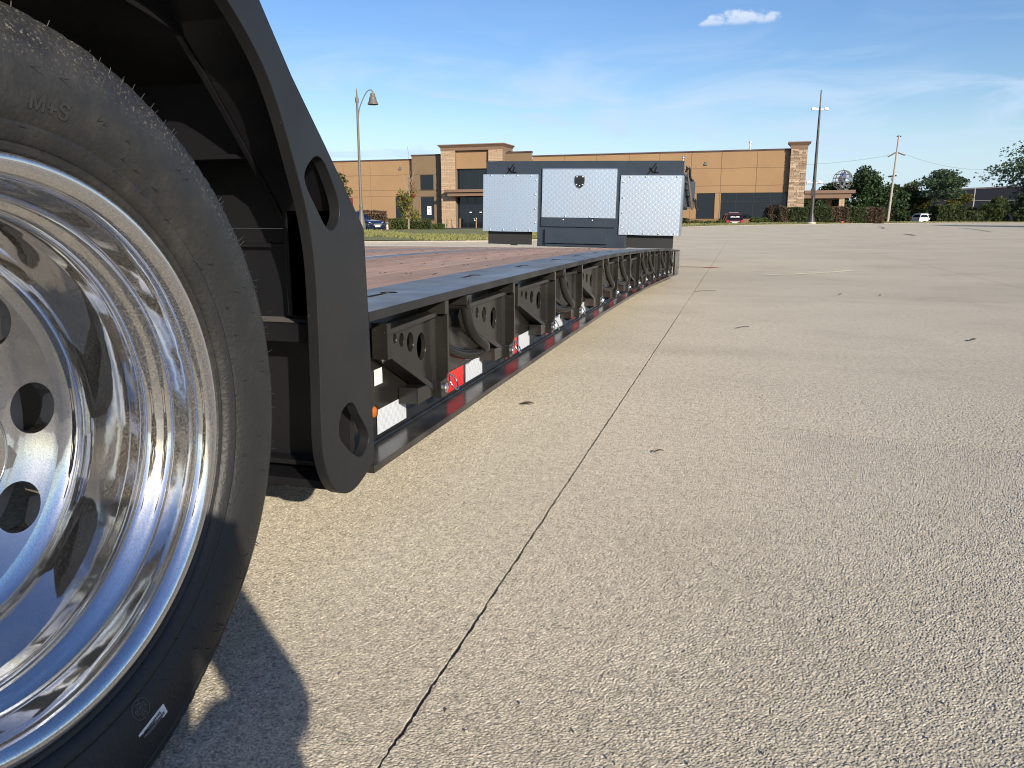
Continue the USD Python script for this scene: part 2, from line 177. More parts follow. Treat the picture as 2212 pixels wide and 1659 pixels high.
LAMPGREY = pm('lamp_post_grey', (.13, .115, .10), .5); LAMPBROWN = pm('dark_bronze_post', (.045, .038, .036), .45); FOOTING = pm('concrete_footing', (.55, .50, .40), .9)
NAVY = pm('navy_metal_siding', (.010, .012, .020), .8, spec=.1)
MAROON = pm('maroon_car_paint', (.05, .006, .009), .25, coat=.8); CARWHITE = pm('white_car_paint', (.78, .80, .82), .25, coat=.8); CARNAVY = pm('dark_blue_car_paint', (.010, .014, .035), .2, coat=.9); TRIM = pm('black_trim', (.015, .015, .016), .5)
WIRE = pm('dark_wire', (.03, .03, .03), .6); SIGNWHITE = pm('sign_white', (.8, .8, .8), .5); BOLLARD = pm('bollard_brown', (.26, .15, .09), .6); REDPAINT = pm('red_marking_paint', (.38, .06, .05), .8, var=(60, (.42, .30, .25), .45, .6)); YELPAINT = pm('pale_yellow_marking_paint', (.85, .80, .55), .8, var=(30, (.66, .58, .42), .5, .7))
SKIN = pm('skin', (.42, .24, .16), .5); SHIRT = pm('navy_shirt', (.03, .035, .05), .85); JEANS = pm('blue_jeans', (.04, .055, .09), .9); HAIR = pm('brown_hair', (.05, .03, .02), .6)
DRYLEAF = pm('dry_leaf', (.055, .04, .028), .8)

# ------------------------------------------------------------------ helpers
USED = {}
def path_for(name, parent):
    base = parent + '/' + name; k = USED.get(base, -1) + 1; USED[base] = k
    return base if k == 0 else '%s_%03d' % (base, k)
ORIGIN = {}
def tag(prim, label=None, cat=None, group=None, kind=None):
    prim = prim.GetPrim() if hasattr(prim, 'GetPrim') else prim
    for k, v in (('label', label), ('category', cat), ('group', group), ('kind', kind)):
        if v: prim.SetCustomDataByKey(k, v)
    return prim
def thing(name, loc, label=None, cat=None, group=None, kind=None):
    p = path_for(name, '/World'); x = UsdGeom.Xform.Define(stage, p); x.AddTranslateOp().Set(Gf.Vec3d(*map(float, loc))); ORIGIN[p] = V(loc, float)
    tag(x, label, cat, group, kind); return p
def obj(name, mesh, mat, parent='/World', smooth=False, label=None, kind=None):
    """one Mesh prim; points are given in world coordinates and stored relative to the thing's base"""
    if isinstance(mesh, (list,)): mesh = cat(mesh)
    top = '/'.join(parent.split('/')[:3]); p = path_for(name, parent)
    if hasattr(mesh, 'to_mesh'):
        mm = mesh.to_mesh(); mesh = trimesh.Trimesh(mm.vert_properties[:, :3], mm.tri_verts, process=False)
    if top in ORIGIN and top != '/World': mesh = trimesh.Trimesh(mesh.vertices - ORIGIN[top], mesh.faces, process=False)
    usdkit.mesh(stage, p, mesh, mat, smooth)
    tag(stage.GetPrimAtPath(p), label, None, None, kind); return p
def solo(name, mesh, mat, label, cat_, group=None, kind=None, smooth=False):
    p = obj(name, mesh, mat, smooth=smooth); tag(stage.GetPrimAtPath(p), label, cat_, group, kind); return p
def copy_of(src, name, loc, label, cat_, group=None, rotz=0., scale=1.):
    p = path_for(name, '/World'); x = UsdGeom.Xform.Define(stage, p); x.AddTranslateOp().Set(Gf.Vec3d(*map(float, loc))); x.AddRotateZOp().Set(float(rotz))
    if scale != 1.: x.AddScaleOp().Set(Gf.Vec3f(scale, scale, scale))
    pr = x.GetPrim(); pr.GetReferences().AddInternalReference(src); pr.SetInstanceable(True); tag(pr, label, cat_, group); return p
def cat(ms): return trimesh.util.concatenate([tm(m) for m in ms])
def tm(m):
    if hasattr(m, 'to_mesh'):
        q = m.to_mesh(); return trimesh.Trimesh(q.vert_properties[:, :3], q.tri_verts, process=False)
    return m
BQ = V([[0, 1, 3, 2], [4, 6, 7, 5], [0, 4, 5, 1], [2, 3, 7, 6], [0, 2, 6, 4], [1, 5, 7, 3]])
BT = np.vstack([BQ[:, [0, 1, 2]], BQ[:, [0, 2, 3]]])
def hexa(p):  # 8 corners ordered by bits xyz
    m = trimesh.Trimesh(V(p, float), BT.copy(), process=False)
    if m.volume < 0: m.invert()
    return m
def box(x0, x1, y0, y1, z0, z1): return hexa([(x, y, z) for x in (x0, x1) for y in (y0, y1) for z in (z0, z1)])
def frame_pts(path):
    p = V(path, float); t = np.gradient(p, axis=0); t /= np.linalg.norm(t, axis=1, keepdims=True)
    ref = V([0, 0, 1.]) if abs(t[:, 2]).mean() < .8 else V([1., 0, 0]); a = np.cross(t, ref); a /= np.linalg.norm(a, axis=1, keepdims=True); return p, a, np.cross(t, a)
def tube(path, rad, n=8):
    p, a, b = frame_pts(path); rad = np.broadcast_to(rad, len(p)); ang = np.arange(n)*2*np.pi/n
    v = p[:, None] + rad[:, None, None]*(np.cos(ang)[None, :, None]*a[:, None] + np.sin(ang)[None, :, None]*b[:, None]); k = len(p)
    f = []
    for i in range(k-1):
        for j in range(n):
            q = (i*n+j, i*n+(j+1) % n, (i+1)*n+(j+1) % n, (i+1)*n+j); f += [(q[0], q[1], q[2]), (q[0], q[2], q[3])]
    vv = np.vstack([v.reshape(-1, 3), p[0], p[-1]])
    for j in range(n): f += [(k*n, (j+1) % n, j), (k*n+1, (k-1)*n+j, (k-1)*n+(j+1) % n)]
    m = trimesh.Trimesh(vv, f, process=False)
    if m.volume < 0: m.invert()
    return m
def smooth_path(pts, n=24):
    p = V(pts, float); t = np.linspace(0, len(p)-1, n); out = []
    for s in t:
        i = min(int(s), len(p)-2); u = s-i; p0, p1, p2, p3 = p[max(i-1, 0)], p[i], p[i+1], p[min(i+2, len(p)-1)]
        out.append(.5*((2*p1)+(p2-p0)*u+(2*p0-5*p1+4*p2-p3)*u*u+(3*p1-p0-3*p2+p3)*u**3))
    return V(out)
def ext(poly, h):
    return trimesh.creation.extrude_polygon(poly, h, engine='earcut')
def plate_x(poly, x0, x1):  # polygon in (y, z), extruded from x0 to x1
    m = ext(poly, x1-x0); v = m.vertices; m.vertices = np.c_[x0+v[:, 2], v[:, 0], v[:, 1]]; return m
def plate_y(poly, y0, y1):  # polygon in (x, z)
    m = ext(poly, y1-y0); v = m.vertices; m.vertices = np.c_[v[:, 0], y1-v[:, 2], v[:, 1]]; return m
def revolve_x(prof, c, n=128, rmod=None):  # profile of (x, r) around the line through c along x; open
    prof = V(prof, float); th = np.arange(n)*2*np.pi/n; k = len(prof); R = np.repeat(prof[:, 1][:, None], n, 1)
    if rmod is not None: R = R + rmod(prof, th)
    v = np.stack([np.repeat(prof[:, 0][:, None], n, 1), c[1]+R*np.cos(th), c[2]+R*np.sin(th)], -1).reshape(-1, 3); v[:, 0] += c[0]
    i, j = np.meshgrid(np.arange(k-1), np.arange(n), indexing='ij'); j2 = (j+1) % n
    q = np.stack([i*n+j, i*n+j2, (i+1)*n+j2, (i+1)*n+j], -1).reshape(-1, 4)
    return trimesh.Trimesh(v, np.vstack([q[:, [0, 1, 2]], q[:, [0, 2, 3]]]), process=False)
def lathe_z(prof, c, n=16):  # (r, z)
    m = revolve_x([(z, r) for r, z in prof], (0, 0, 0), n); v = m.vertices.copy(); m.vertices = np.c_[v[:, 1]+c[0], v[:, 2]+c[1], v[:, 0]+c[2]]; m.invert() if m.volume < 0 else None; return m
def ball(c, r, sub=1, s=(1, 1, 1)):
    m = trimesh.creation.icosphere(subdivisions=sub, radius=r); m.vertices = m.vertices*V(s)+V(c); return m
def cyl(p0, p1, r, n=12): return tube([p0, (V(p0)+V(p1))/2, p1], r, n)
def text(t, height, depth, o, ex, ey, bold=True, slant=0., center=True):
    m = meshkit.text_mesh(t, height, depth, bold); v = m.vertices.copy(); w = v[:, 0].max()
    if center: v[:, 0] -= w/2
    v[:, 0] += slant*v[:, 1]; ex, ey = V(ex, float), V(ey, float); ez = np.cross(ex, ey)
    m.vertices = V(o) + v[:, :1]*ex + v[:, 1:2]*ey + v[:, 2:]*ez; return m
def A(a, b, z=0.): return RIGHT*a + AHEAD*b + V([0, 0, z])      # a metres to the right, b ahead of the camera
def S(t): t = np.clip(t, 0, 1); return t*t*(3-2*t)
rng = np.random.default_rng(7)

# ------------------------------------------------------------------ ground
def lot_z(a, b): return .5*S((b-25)/70)*S((a+5)/18)
def lot_z_xy(x, y): return lot_z(x*RIGHT[0]+y*RIGHT[1], x*AHEAD[0]+y*AHEAD[1])
EDGE = V([(-120, 16), (-60, 21), (-20, 25), (-4.9, 26.7), (-.9, 27.9), (.9, 29.8), (4, 36), (8, 47.5), (12.9, 60), (19, 67.5), (27.9, 75), (37.5, 83.2), (47.3, 90), (61.2, 95.2), (100, 103), (170, 116)])
edge = smooth_path(EDGE, 161)
LOT = Polygon(list(map(tuple, edge)) + [(170, -70), (-120, -70)])
# slabs: a grid of separately poured panels with open joints between the columns
pave = thing('parking_lot', (0, 0, 0), kind='structure')
COLS = [-17.0, -13.7, -10.4, -7.1, -3.75, -.41, 2.88, 6.2, 9.5, 12.8, 16.1, 19.4, 22.7]
ROWS = [-7.0, -1.9, 2.78, 7.6, 12.36, 17.2, 22., 26.8, 31.6, 36.4, 41.2]
def skew(x, j): return -.107*(x+.4) if j == 2 else 0.
def relief(x, y):
    p = np.c_[x, y, np.zeros_like(x)]; r_ = np.random.default_rng(int(abs(x[0]*1000)+abs(y[0]*100)))
    u = r_.uniform(-.5, .5, len(x)); pit = r_.uniform(size=len(x)); a2 = meshkit.noise(p*V([130, 130, 1]), 5); a3 = meshkit.noise(p*45, 9)
    h_ = .00135*u + .0006*(a2-.5) + .0005*(a3-.5) - .0012*(pit < .07) + .0007*(pit > .96)
    return h_*np.clip((4.2-y)/1.2, 0, 1)*np.clip((y+2)/1, 0, 1)

def slab(c, r_):
    x0, x1 = COLS[c]+.0031, COLS[c+1]-.0031; fine = (c, r_) in ((4, 1), (5, 1), (4, 2), (5, 2))
    if fine:
        ya, yb = (.5, ROWS[2]-.0015) if r_ == 1 else (ROWS[2]+.0015, 4.2)
        xa, xb = (max(x0, -1.5), x1) if c == 4 else (x0, min(x1, 2.1 if r_ == 1 else 2.87))
        dx = .0026 if r_ == 1 else .005
        xs = np.unique(np.r_[np.linspace(x0, xa, 6), np.arange(xa, xb, dx), np.linspace(xb, x1, 6)]); t = [ya]
        while t[-1] < yb: t.append(t[-1] + .0021*max(t[-1], .7)**1.15*1.25)
        ys = V(t[:-1] + [yb]); ys = np.r_[np.linspace(ROWS[1], .5, 8)[:-1], ys] if r_ == 1 else np.r_[ys, np.linspace(4.2, ROWS[3]-.0015, 8)[1:]]
    else:
        xs = np.linspace(x0, x1, 34); ys = np.linspace(ROWS[r_]+.0015, ROWS[r_+1]-.0015, 40)
    X, Y = np.meshgrid(xs, ys, indexing='ij')
    w = (Y-ys[0])/(ys[-1]-ys[0]); Y = Y + skew(X, r_)*(1-w) + skew(X, r_+1)*w
    Z = lot_z_xy(X, Y)
    if fine: Z = Z + relief(X.ravel(), Y.ravel()).reshape(X.shape)
    wob = .0032*(meshkit.noise(np.c_[Y[0]*55, Y[0]*0+c, Y[0]*0], 21)-.5) + .0024*(meshkit.noise(np.c_[Y[0]*150, Y[0]*0+c, Y[0]*0], 22)-.5)
    X[0] += wob; X[-1] += wob*.8
    n0, n1 = X.shape; top = np.c_[X.ravel(), Y.ravel(), Z.ravel()]; ids = np.arange(n0*n1).reshape(n0, n1)
    q = np.stack([ids[:-1, :-1], ids[1:, :-1], ids[1:, 1:], ids[:-1, 1:]], -1).reshape(-1, 4); f = [q[:, [0, 1, 2]], q[:, [0, 2, 3]]]; vs = [top]; nv = len(top)
    for line in (ids[0, ::-1], ids[-1], ids[:, 0], ids[::-1, -1]):
        low = top[line] - [0, 0, .02]; k = len(line); vs.append(low); lo = np.arange(k)+nv; nv += k
        f += [np.c_[line[:-1], lo[:-1], lo[1:]], np.c_[line[:-1], lo[1:], line[1:]]]
    return trimesh.Trimesh(np.vstack(vs), np.vstack(f), process=False), fine
for c in range(len(COLS)-1):
    for r_ in range(len(ROWS)-1):
        cx, cy = (COLS[c]+COLS[c+1])/2, (ROWS[r_]+ROWS[r_+1])/2; P4 = [(x*RIGHT[0]+y*RIGHT[1], x*AHEAD[0]+y*AHEAD[1]) for x in COLS[c:c+2] for y in ROWS[r_:r_+2]]
        if not all(LOT.contains(Point(*p)) for p in P4): continue
        m, fine = slab(c, r_); obj('slab', m, CONCRETE_NEAR if fine else CONCRETE, pave, smooth=False)
SLABS = [(c, r_) for c in range(len(COLS)-1) for r_ in range(len(ROWS)-1) if all(LOT.contains(Point(x*RIGHT[0]+y*RIGHT[1], x*AHEAD[0]+y*AHEAD[1])) for x in COLS[c:c+2] for y in ROWS[r_:r_+2])]
from shapely import union_all
SLABAREA = union_all([sbox(COLS[c], ROWS[r_]-.0, COLS[c+1], ROWS[r_+1]) for c, r_ in SLABS])
aa = np.unique(np.r_[np.arange(-118, -20, 6), np.arange(-20, 70, 1.5), np.arange(70, 170, 6)]); bb = np.unique(np.r_[np.arange(-69, -10, 6), np.arange(-10, 100, 1.5), np.arange(100, 118, 4)])
pts = V([(a, b) for a in aa for b in bb if LOT.contains(Point(a, b)) and LOT.exterior.distance(Point(a, b)) > .4] + list(map(tuple, edge)) + [(170, b) for b in range(-70, 116, 8)] + [(-120, b) for b in range(-70, 16, 8)] + [(a, -70) for a in range(-120, 171, 8)])
tri = Delaunay(pts).simplices; cen = pts[tri].mean(1); tri = tri[[LOT.contains(Point(*c)) for c in cen]]
world = pts[:, :1]*RIGHT + pts[:, 1:]*AHEAD; world[:, 2] = lot_z(pts[:, 0], pts[:, 1])
inside = V([SLABAREA.buffer(-.05).contains(Point(x, y)) for x, y in world[:, :2]]); 
# the sheet under the slabs is a little lower; where no slab lies it is the surface
LOW = np.where(inside, -.018, -.004); near_slab = V([SLABAREA.distance(Point(x, y)) < 2.2 for x, y in world[:, :2]]); LOW = np.where(near_slab, -.018, LOW); world[:, 2] += LOW
m = trimesh.Trimesh(world, tri, process=False); m.fix_normals(); 
if m.face_normals[:, 2].mean() < 0: m.invert()
obj('far_slab_field', m, CONCRETE, pave, smooth=True)
# dark sealant in the joints between the near columns
seal = []
for c in range(1, len(COLS)-1):
    ys = np.linspace(-7, 41, 100); x = COLS[c]; L_ = np.c_[np.full(100, x-.012), ys, lot_z_xy(np.full(100, x), ys)-.0095]; R_ = L_ + [.024, 0, 0]
    keep = V([LOT.contains(Point(x*RIGHT[0]+y*RIGHT[1], x*AHEAD[0]+y*AHEAD[1])) for y in ys]); i = np.where(keep[:-1] & keep[1:])[0]
    seal.append(trimesh.Trimesh(np.vstack([L_, R_]), np.vstack([np.c_[i, i+100, i+101], np.c_[i, i+101, i+1]]), process=False))
obj('joint_sealant', cat(seal), SUBBASE, pave)
# kerb and lawn follow the edge of the lot
d_ = np.gradient(edge, axis=0); d_ /= np.linalg.norm(d_, axis=1, keepdims=True); nrm = np.c_[-d_[:, 1], d_[:, 0]]
nrm = np.apply_along_axis(lambda v: np.convolve(np.pad(v, 8, mode='edge'), np.ones(17)/17, 'valid'), 0, nrm); nrm /= np.linalg.norm(nrm, axis=1, keepdims=True)
ez = lot_z(edge[:, 0], edge[:, 1])
def strip(rows):  # rows: list of (offset, z array)
    vs = np.vstack([np.c_[(edge+nrm*o)[:, :1]*RIGHT + (edge+nrm*o)[:, 1:]*AHEAD][:, :2] if False else np.c_[((edge+nrm*o)[:, :1]*RIGHT + (edge+nrm*o)[:, 1:]*AHEAD)[:, :2], z] for o, z in rows]); k = len(edge); f = []
    for i in range(len(rows)-1):
        a = np.arange(k-1)+i*k; f += [np.c_[a, a+1, a+k+1], np.c_[a, a+k+1, a+k]]
    m = trimesh.Trimesh(vs, np.vstack(f), process=False)
    if m.face_normals[:, 2].mean() < 0: m.invert()
    return m
obj('kerb', strip([(0., ez-.06), (0., ez+.028), (.012, ez+.034), (.15, ez+.034), (.15, ez-.05)]), KERB); tag(stage.GetPrimAtPath('/World/kerb'), kind='structure')
w = S((edge[:, 0]-2)/10); dc = 23*(1-w)+3.2*w; zc = .17*(1-w)+(ez+.15)*w; rows = []
for s in np.r_[0., np.linspace(.03, 1, 16), np.linspace(1.06, 2.0, 8)]:
    off = .15 + s*dc if s <= 1 else .15 + dc + (s-1)*(8+0*dc)
    z = (ez+.045)*(1-S(s)) + zc*S(s) if s <= 1 else zc*(1-S((s-1)/.9)) - .26*S((s-1)/.9)
    z = z + .02*(meshkit.noise(np.c_[edge*.7+nrm*s*5, np.zeros(len(edge))], 3)-.5)
    rows.append((off[:, None], z))
lawn = strip(rows); solo('lawn', lawn, GRASS, None, None, kind='structure', smooth=True)
base = [A(-600, -500, -.175), A(700, -500, -.175), A(700, 900, -.175), A(-600, 900, -.175)]
g = V(base); far = trimesh.Trimesh(g - [0, 0, .25], [[0, 1, 2], [0, 2, 3]], process=False)
solo('field', far, FIELD, None, None, kind='structure')
yard = V([A(-110, 44, -.17), A(130, 44, -.17), A(130, 160, -.17), A(-110, 160, -.17)])
solo('service_road', trimesh.Trimesh(yard, [[0, 1, 2], [0, 2, 3]], process=False), pm('asphalt', (.05, .048, .045), .9), None, None, kind='structure')
def lawn_z(a, b):
    i = np.argmin(np.hypot(*(edge-[a, b]).T)); s = max(((V([a, b])-edge[i])@nrm[i]-.15)/dc[i], 0)
    return float((ez[i]+.045)*(1-S(s))+zc[i]*S(s)) if s <= 1 else float(zc[i]*(1-S((s-1)*dc[i]/8/.9)) - .26*S((s-1)*dc[i]/8/.9))
# painted marks on the slabs
def ribbon(p, q, w, z=.004, seg=12, bend=0.):
    p, q = V(p, float), V(q, float); t = np.linspace(0, 1, seg); mid = p[None]*(1-t[:, None])+q[None]*t[:, None]; n = V([-(q-p)[1], (q-p)[0]]); n /= np.linalg.norm(n); mid = mid + n*(bend*4*t*(1-t))[:, None]
    w = w*(1+.25*(meshkit.noise(np.c_[t*9, t*0, t*0], 4)-.5)); L_, R_ = mid-n*w[:, None]/2, mid+n*w[:, None]/2; v = np.vstack([L_, R_]); v = np.c_[v, lot_z_xy(v[:, 0], v[:, 1])+z]; i = np.arange(seg-1)
    m = trimesh.Trimesh(v, np.vstack([np.c_[i, i+seg, i+seg+1], np.c_[i, i+seg+1, i+1]]), process=False)
    if m.face_normals[:, 2].mean() < 0: m.invert()
    return m
solo('yellow_paint_line', ribbon((.30, 10.69), (1.6, 12.2), .085, bend=-.12), YELPAINT, 'thin pale yellow paint stroke on the concrete right of the trailer deck', 'paint mark')
SCUFF = pm('tyre_scuff', (.20, .18, .15), .8, var=(9, (.36, .32, .26), .4, .65))
for p_, q_, w_, lb in (((8.0, 44.3), (7.5, 39.6), .16, 'short dark tyre scuff on the lot, nearest of three'), ((10.7, 70.0), (9.2, 58.5), .18, 'dark tyre scuff on the lot in front of the light pole'), ((15.3, 64.5), (13.7, 51.0), .22, 'long dark tyre scuff on the lot farthest to the right')):
    solo('tyre_scuff', ribbon(p_, q_, w_, bend=.25), SCUFF, lb, 'tyre mark')
rp = thing('red_paint_mark', (-.6, 12.35, 0), 'red survey paint line with a blob at the joint, ahead of the deck end', 'paint mark')
obj('line', ribbon((-2.2, 12.7), (-.46, 12.34), .05), REDPAINT, rp); obj('blob', ribbon((-.45, 12.2), (-.33, 12.42), .17, seg=5), REDPAINT, rp)

# ------------------------------------------------------------------ the lowboy trailer
XO, XI, XL = -.70, -.93, -3.36        # outer edge of the side rail, inner edge of its top plate, far outer edge
DY = V([1.2, 2, 3.1, 3.65, 4.24, 4.8, 5.36, 5.9, 6.39, 6.96, 7.48, 7.98, 8.46, 9.1, 9.6, 9.95]); DZ = V([.512, .516, .514, .512, .508, .502, .491, .48, .469, .453, .437, .421, .404, .378, .357, .343])
from scipy.interpolate import PchipInterpolator
top_z = PchipInterpolator(DY, DZ, extrapolate=True)
Y0, Y1 = 1.40, 9.9
bot_z = PchipInterpolator([1.2, 2.0, 2.75, 3.4, 4.15, 5.3, 6.49, 8.0, 9.0, 9.95], [.178, .181, .183, .185, .184, .174, .152, .112, .080, .045], extrapolate=True)   # underside of the bottom flange
tr = thing('lowboy_trailer', (-2.03, 1.4, 0), 'long black lowboy trailer with wooden deck, chrome wheel and tread plate gooseneck', 'trailer')
def along(xs, zoff, y0=Y0, y1=Y1, n=60, low=()):
    """a bar whose section is the polygon (xs, z offset below the deck line), swept along the cambered deck"""
    ys = np.linspace(y0, y1, n); sec = V(list(zip(xs, zoff)), float); k = len(sec); zt = top_z(ys)
    v = np.stack([np.repeat(sec[:, 0][None], n, 0), np.repeat(ys[:, None], k, 1), np.stack([(bot_z(ys) if j in low else zt)+sec[j, 1] for j in range(k)], 1)], -1).reshape(-1, 3); f = []
    for i in range(n-1):
        for j in range(k):
            j2 = (j+1) % k; q = (i*k+j, i*k+j2, (i+1)*k+j2, (i+1)*k+j); f += [(q[0], q[1], q[2]), (q[0], q[2], q[3])]
    m = trimesh.Trimesh(v, f, process=False)
    for e, fl in ((0, 1), (n-1, 0)):
        P_ = Polygon(sec); vv, ff = trimesh.creation.triangulate_polygon(P_, engine='earcut'); b_ = float(bot_z(ys[e])); isl = V([any(abs(p_[0]-sec[j, 0]) < 1e-9 and abs(p_[1]-sec[j, 1]) < 1e-9 for j in low) for p_ in vv]); vv3 = np.c_[vv[:, 0], np.full(len(vv), ys[e]), vv[:, 1]+np.where(isl, b_, zt[e])]
        c_ = trimesh.Trimesh(vv3, ff, process=False); m = trimesh.util.concatenate([m, c_])
    trimesh.repair.fix_normals(m)
    return m
def rect(x0, x1, z0, z1): return ([x0, x1, x1, x0], [z0, z0, z1, z1])
RIBS = [1.855, 2.476, 3.081, 3.649, 4.236, 4.80, 5.36, 5.905, 6.39, 6.96, 7.48, 7.98, 8.46, 8.92]
# top plate with keyhole slots, as curved plate: built flat, then bent to the camber
def bend(m):
    v = m.vertices.copy(); v[:, 2] += top_z(v[:, 1]); return trimesh.Trimesh(v, m.faces, process=False)
def keyhole(y, x=-.836):
    return Point(x, y+.04).buffer(.022).union(sbox(x-.009, y-.075, x+.009, y+.03)).union(Point(x, y-.075).buffer(.009))
def rail_top(x0, x1, slots):
    cells = []
    cut = union_all(slots) if slots else None
    ys = np.linspace(Y0, Y1, 61); out = []
    for a, b in zip(ys[:-1], ys[1:]):
        P_ = sbox(x0, a, x1, b)
        if cut is not None: P_ = P_.difference(cut)
        for gq in getattr(P_, 'geoms', [P_]):
            vv, ff = trimesh.creation.triangulate_polygon(gq, engine='earcut')
            for z in (0, -.02): out.append(trimesh.Trimesh(np.c_[vv, np.full(len(vv), z)], ff if z == 0 else ff[:, ::-1], process=False))
    def wall(line, flip=False):
        l = V(line, float); k = len(l); v = np.vstack([np.c_[l, np.zeros(k)], np.c_[l, np.full(k, -.02)]]); i = np.arange(k-1); f = np.vstack([np.c_[i, i+k, i+k+1], np.c_[i, i+k+1, i+1]]); return trimesh.Trimesh(v, f, process=False)
    ym = np.linspace(Y0, Y1, 61)
    out += [wall(np.c_[np.full(61, x1), ym]), wall(np.c_[np.full(61, x0), ym[::-1]]), wall([(x0, Y0), (x1, Y0)]), wall([(x1, Y1), (x0, Y1)])]
    for s_ in slots or []: out.append(wall(list(s_.exterior.coords)[::-1]))
    return bend(cat(out))
slots = [keyhole(y) for y in [1.75, 2.42, 3.04, 3.64, 4.15, 4.74, 5.30, 5.84, 6.33, 6.88, 7.42, 7.93, 8.40]]
obj('rail_top_plate', rail_top(XI, XO, slots), DECKSTEEL, tr)
obj('rail_shade_channel', along(*rect(XI-.004, -.792, -.092, -.080)), DARK, tr)
obj('rail_web', along(*rect(-.79, -.775, .0155, -.022), y1=9.3, low=(0, 1)), BLACK, tr)
obj('rail_bottom_flange', along([-.94, XO, XO, -.94], [0., 0., .015, .015], y1=9.75, low=(0, 1, 2, 3)), FLANGE, tr)
wv = smooth_path([(-.771, y, float(bot_z(y))+.018+.0008*math.sin(y*90)) for y in np.linspace(Y0, 9.3, 60)], 240); obj('weld_bead', tube(wv, .0045+.0009*np.sin(np.arange(240)*2.1), 6), DARK, tr)
e0, e1 = 9.25, 9.9
obj('rail_end_plate', plate_x(Polygon([(e0, top_z(e0)-.022), (9.72, top_z(9.72)-.022), (9.9, top_z(9.9)-.035), (9.93, .17), (9.86, .055), (9.6, .062), (e0, float(bot_z(e0))+.016)]), -.722, XO-.002), BLACK, tr)
# outriggers: ribs and folded swing brackets
def bracket(yr, ang, near=None):
    """folded swing-out bracket: perforated gusset between two flanges, hinged on the rib at yr, swung out by ang"""
    L_ = near or .335; z0 = top_z(yr)-.5165          # camber offset
    tp, bt, st = .462+z0, .285+z0, .408+z0
    ca, sa = math.cos(ang), math.sin(ang)
    def place(m):  # local (x = out, y = towards the hinge, negative = away) -> world, rotated about the hinge
        v = m.vertices.copy(); X, Yl = v[:, 0].copy(), v[:, 1].copy(); v[:, 0] = -.745 + X*ca - Yl*sa; v[:, 1] = yr-.03 + X*sa + Yl*ca; return trimesh.Trimesh(v, m.faces, process=False)
    poly = Polygon([(-L_, st), (-L_, tp-.014), (-.02, tp-.004), (0, tp-.02), (0, bt), (-.03, bt)])
    for u, zc_, rr in [(.79, .428, .0090), (.655, .420, .0130), (.475, .408, .0185), (.235, .388, .027)]: poly = poly.difference(affinity.scale(Point(-L_*u, zc_+z0).buffer(rr), .95, 1.25))
    p = obj('swing_bracket', place(plate_x(poly, -.006, .006)), BLACK, tr)
    hexs = []
    obj('top_flange', place(hexa([(x, y, z+(.010 if y == 0 else 0)) for x in (-.022, .024) for y in (-L_-.004, 0) for z in (tp-.016, tp-.004)])), BLACK, p)
    obj('bottom_flange', place(hexa([(x, y, z) for x in (-.020, .026) for y, zz in ((-L_-.004, st), (-.028, bt)) for z in (zz-.016, zz)])), BLACK, p)
    obj('end_tab', place(box(-.012, .026, -L_-.022, -L_-.004, st-.016, tp+.010)), BLACK, p)
    obj('hinge_tube', place(tube([(0, .006, bt-.006), (0, .006, (bt+tp)/2), (0, .006, tp-.01)], .017, 10)), BLACK, p)
    return z0
DRING = {0: 1, 2: 1, 4: 1, 5: 1, 7: 1, 8: 1, 10: 1, 12: 1}
for k, yr in enumerate(RIBS):
    zt = float(top_z(yr)); z0 = zt-.5165
    obj('rib', cat([plate_y(Polygon([(-.775, zt-.075), (-.732, zt-.03), (-.704, zt-.03), (-.704, zt-.205), (-.712, zt-.232), (-.735, zt-.27), (-.775, zt-.29)]), yr-.006, yr+.006), box(-.775, -.702, yr-.024, yr+.0, zt-.055, zt-.0215)]), BLACK, tr)
    bracket(yr, [-.03, -.06, -.10, -.26, -.12, -.18, -.12, -.12, -.12, -.22, -.28, -.2, -.24, -.2][k], .26 if k == 0 else .33)
    h = obj('hinge_block', cat([hexa([(x, y, z) for x in (-.772, -.722) for y, za in ((yr-.165, .298), (yr-.005, .288)) for z in (.258+z0, za+z0)]),
        plate_x(Polygon([(yr-.05, .292+z0), (yr-.012, .295+z0), (yr+.008, .282+z0), (yr+.010, .27+z0), (yr-.012, .248+z0), (yr-.045, .250+z0)]), -.735, -.708)]), BLACK, tr)
    obj('pin', cat([cyl((-.76, yr-.022, .272+z0), (-.700, yr-.022, .272+z0), .0085, 14), cyl((-.708, yr-.022, .272+z0), (-.7025, yr-.022, .272+z0), .0125, 18)]), ZINC, h)
    a_ = np.linspace(0, 2*np.pi, 25); obj('pin_ring', tube([(-.704-.010*math.sin(q), yr+.036+.019*math.cos(q), .275+z0+.019*math.sin(q)) for q in a_], .0021, 6), STEEL, h)
    if k in DRING:
        y = yr+.155; f = lambda dy, x, z: (x, y+dy, z+z0)
        d = obj('tie_down_ring', tube(smooth_path([f(0, -.714, .488), f(.004, -.710, .45), f(.014, -.704, .405), f(.045, -.696, .370), f(.095, -.690, .345), f(.120, -.697, .328), f(.095, -.712, .318), f(.04, -.732, .322), f(-.03, -.752, .348), f(-.06, -.757, .39), f(-.065, -.759, .44), f(-.06, -.759, .488)], 48), .0150, 12), BLACK, tr, smooth=True)
        obj('lug', cat([box(-.775, -.700, y-.02, y+.018, .468+z0, .494+z0), cyl((-.775, y, .470+z0), (-.70, y, .470+z0), .016, 14)]), BLACK, d)
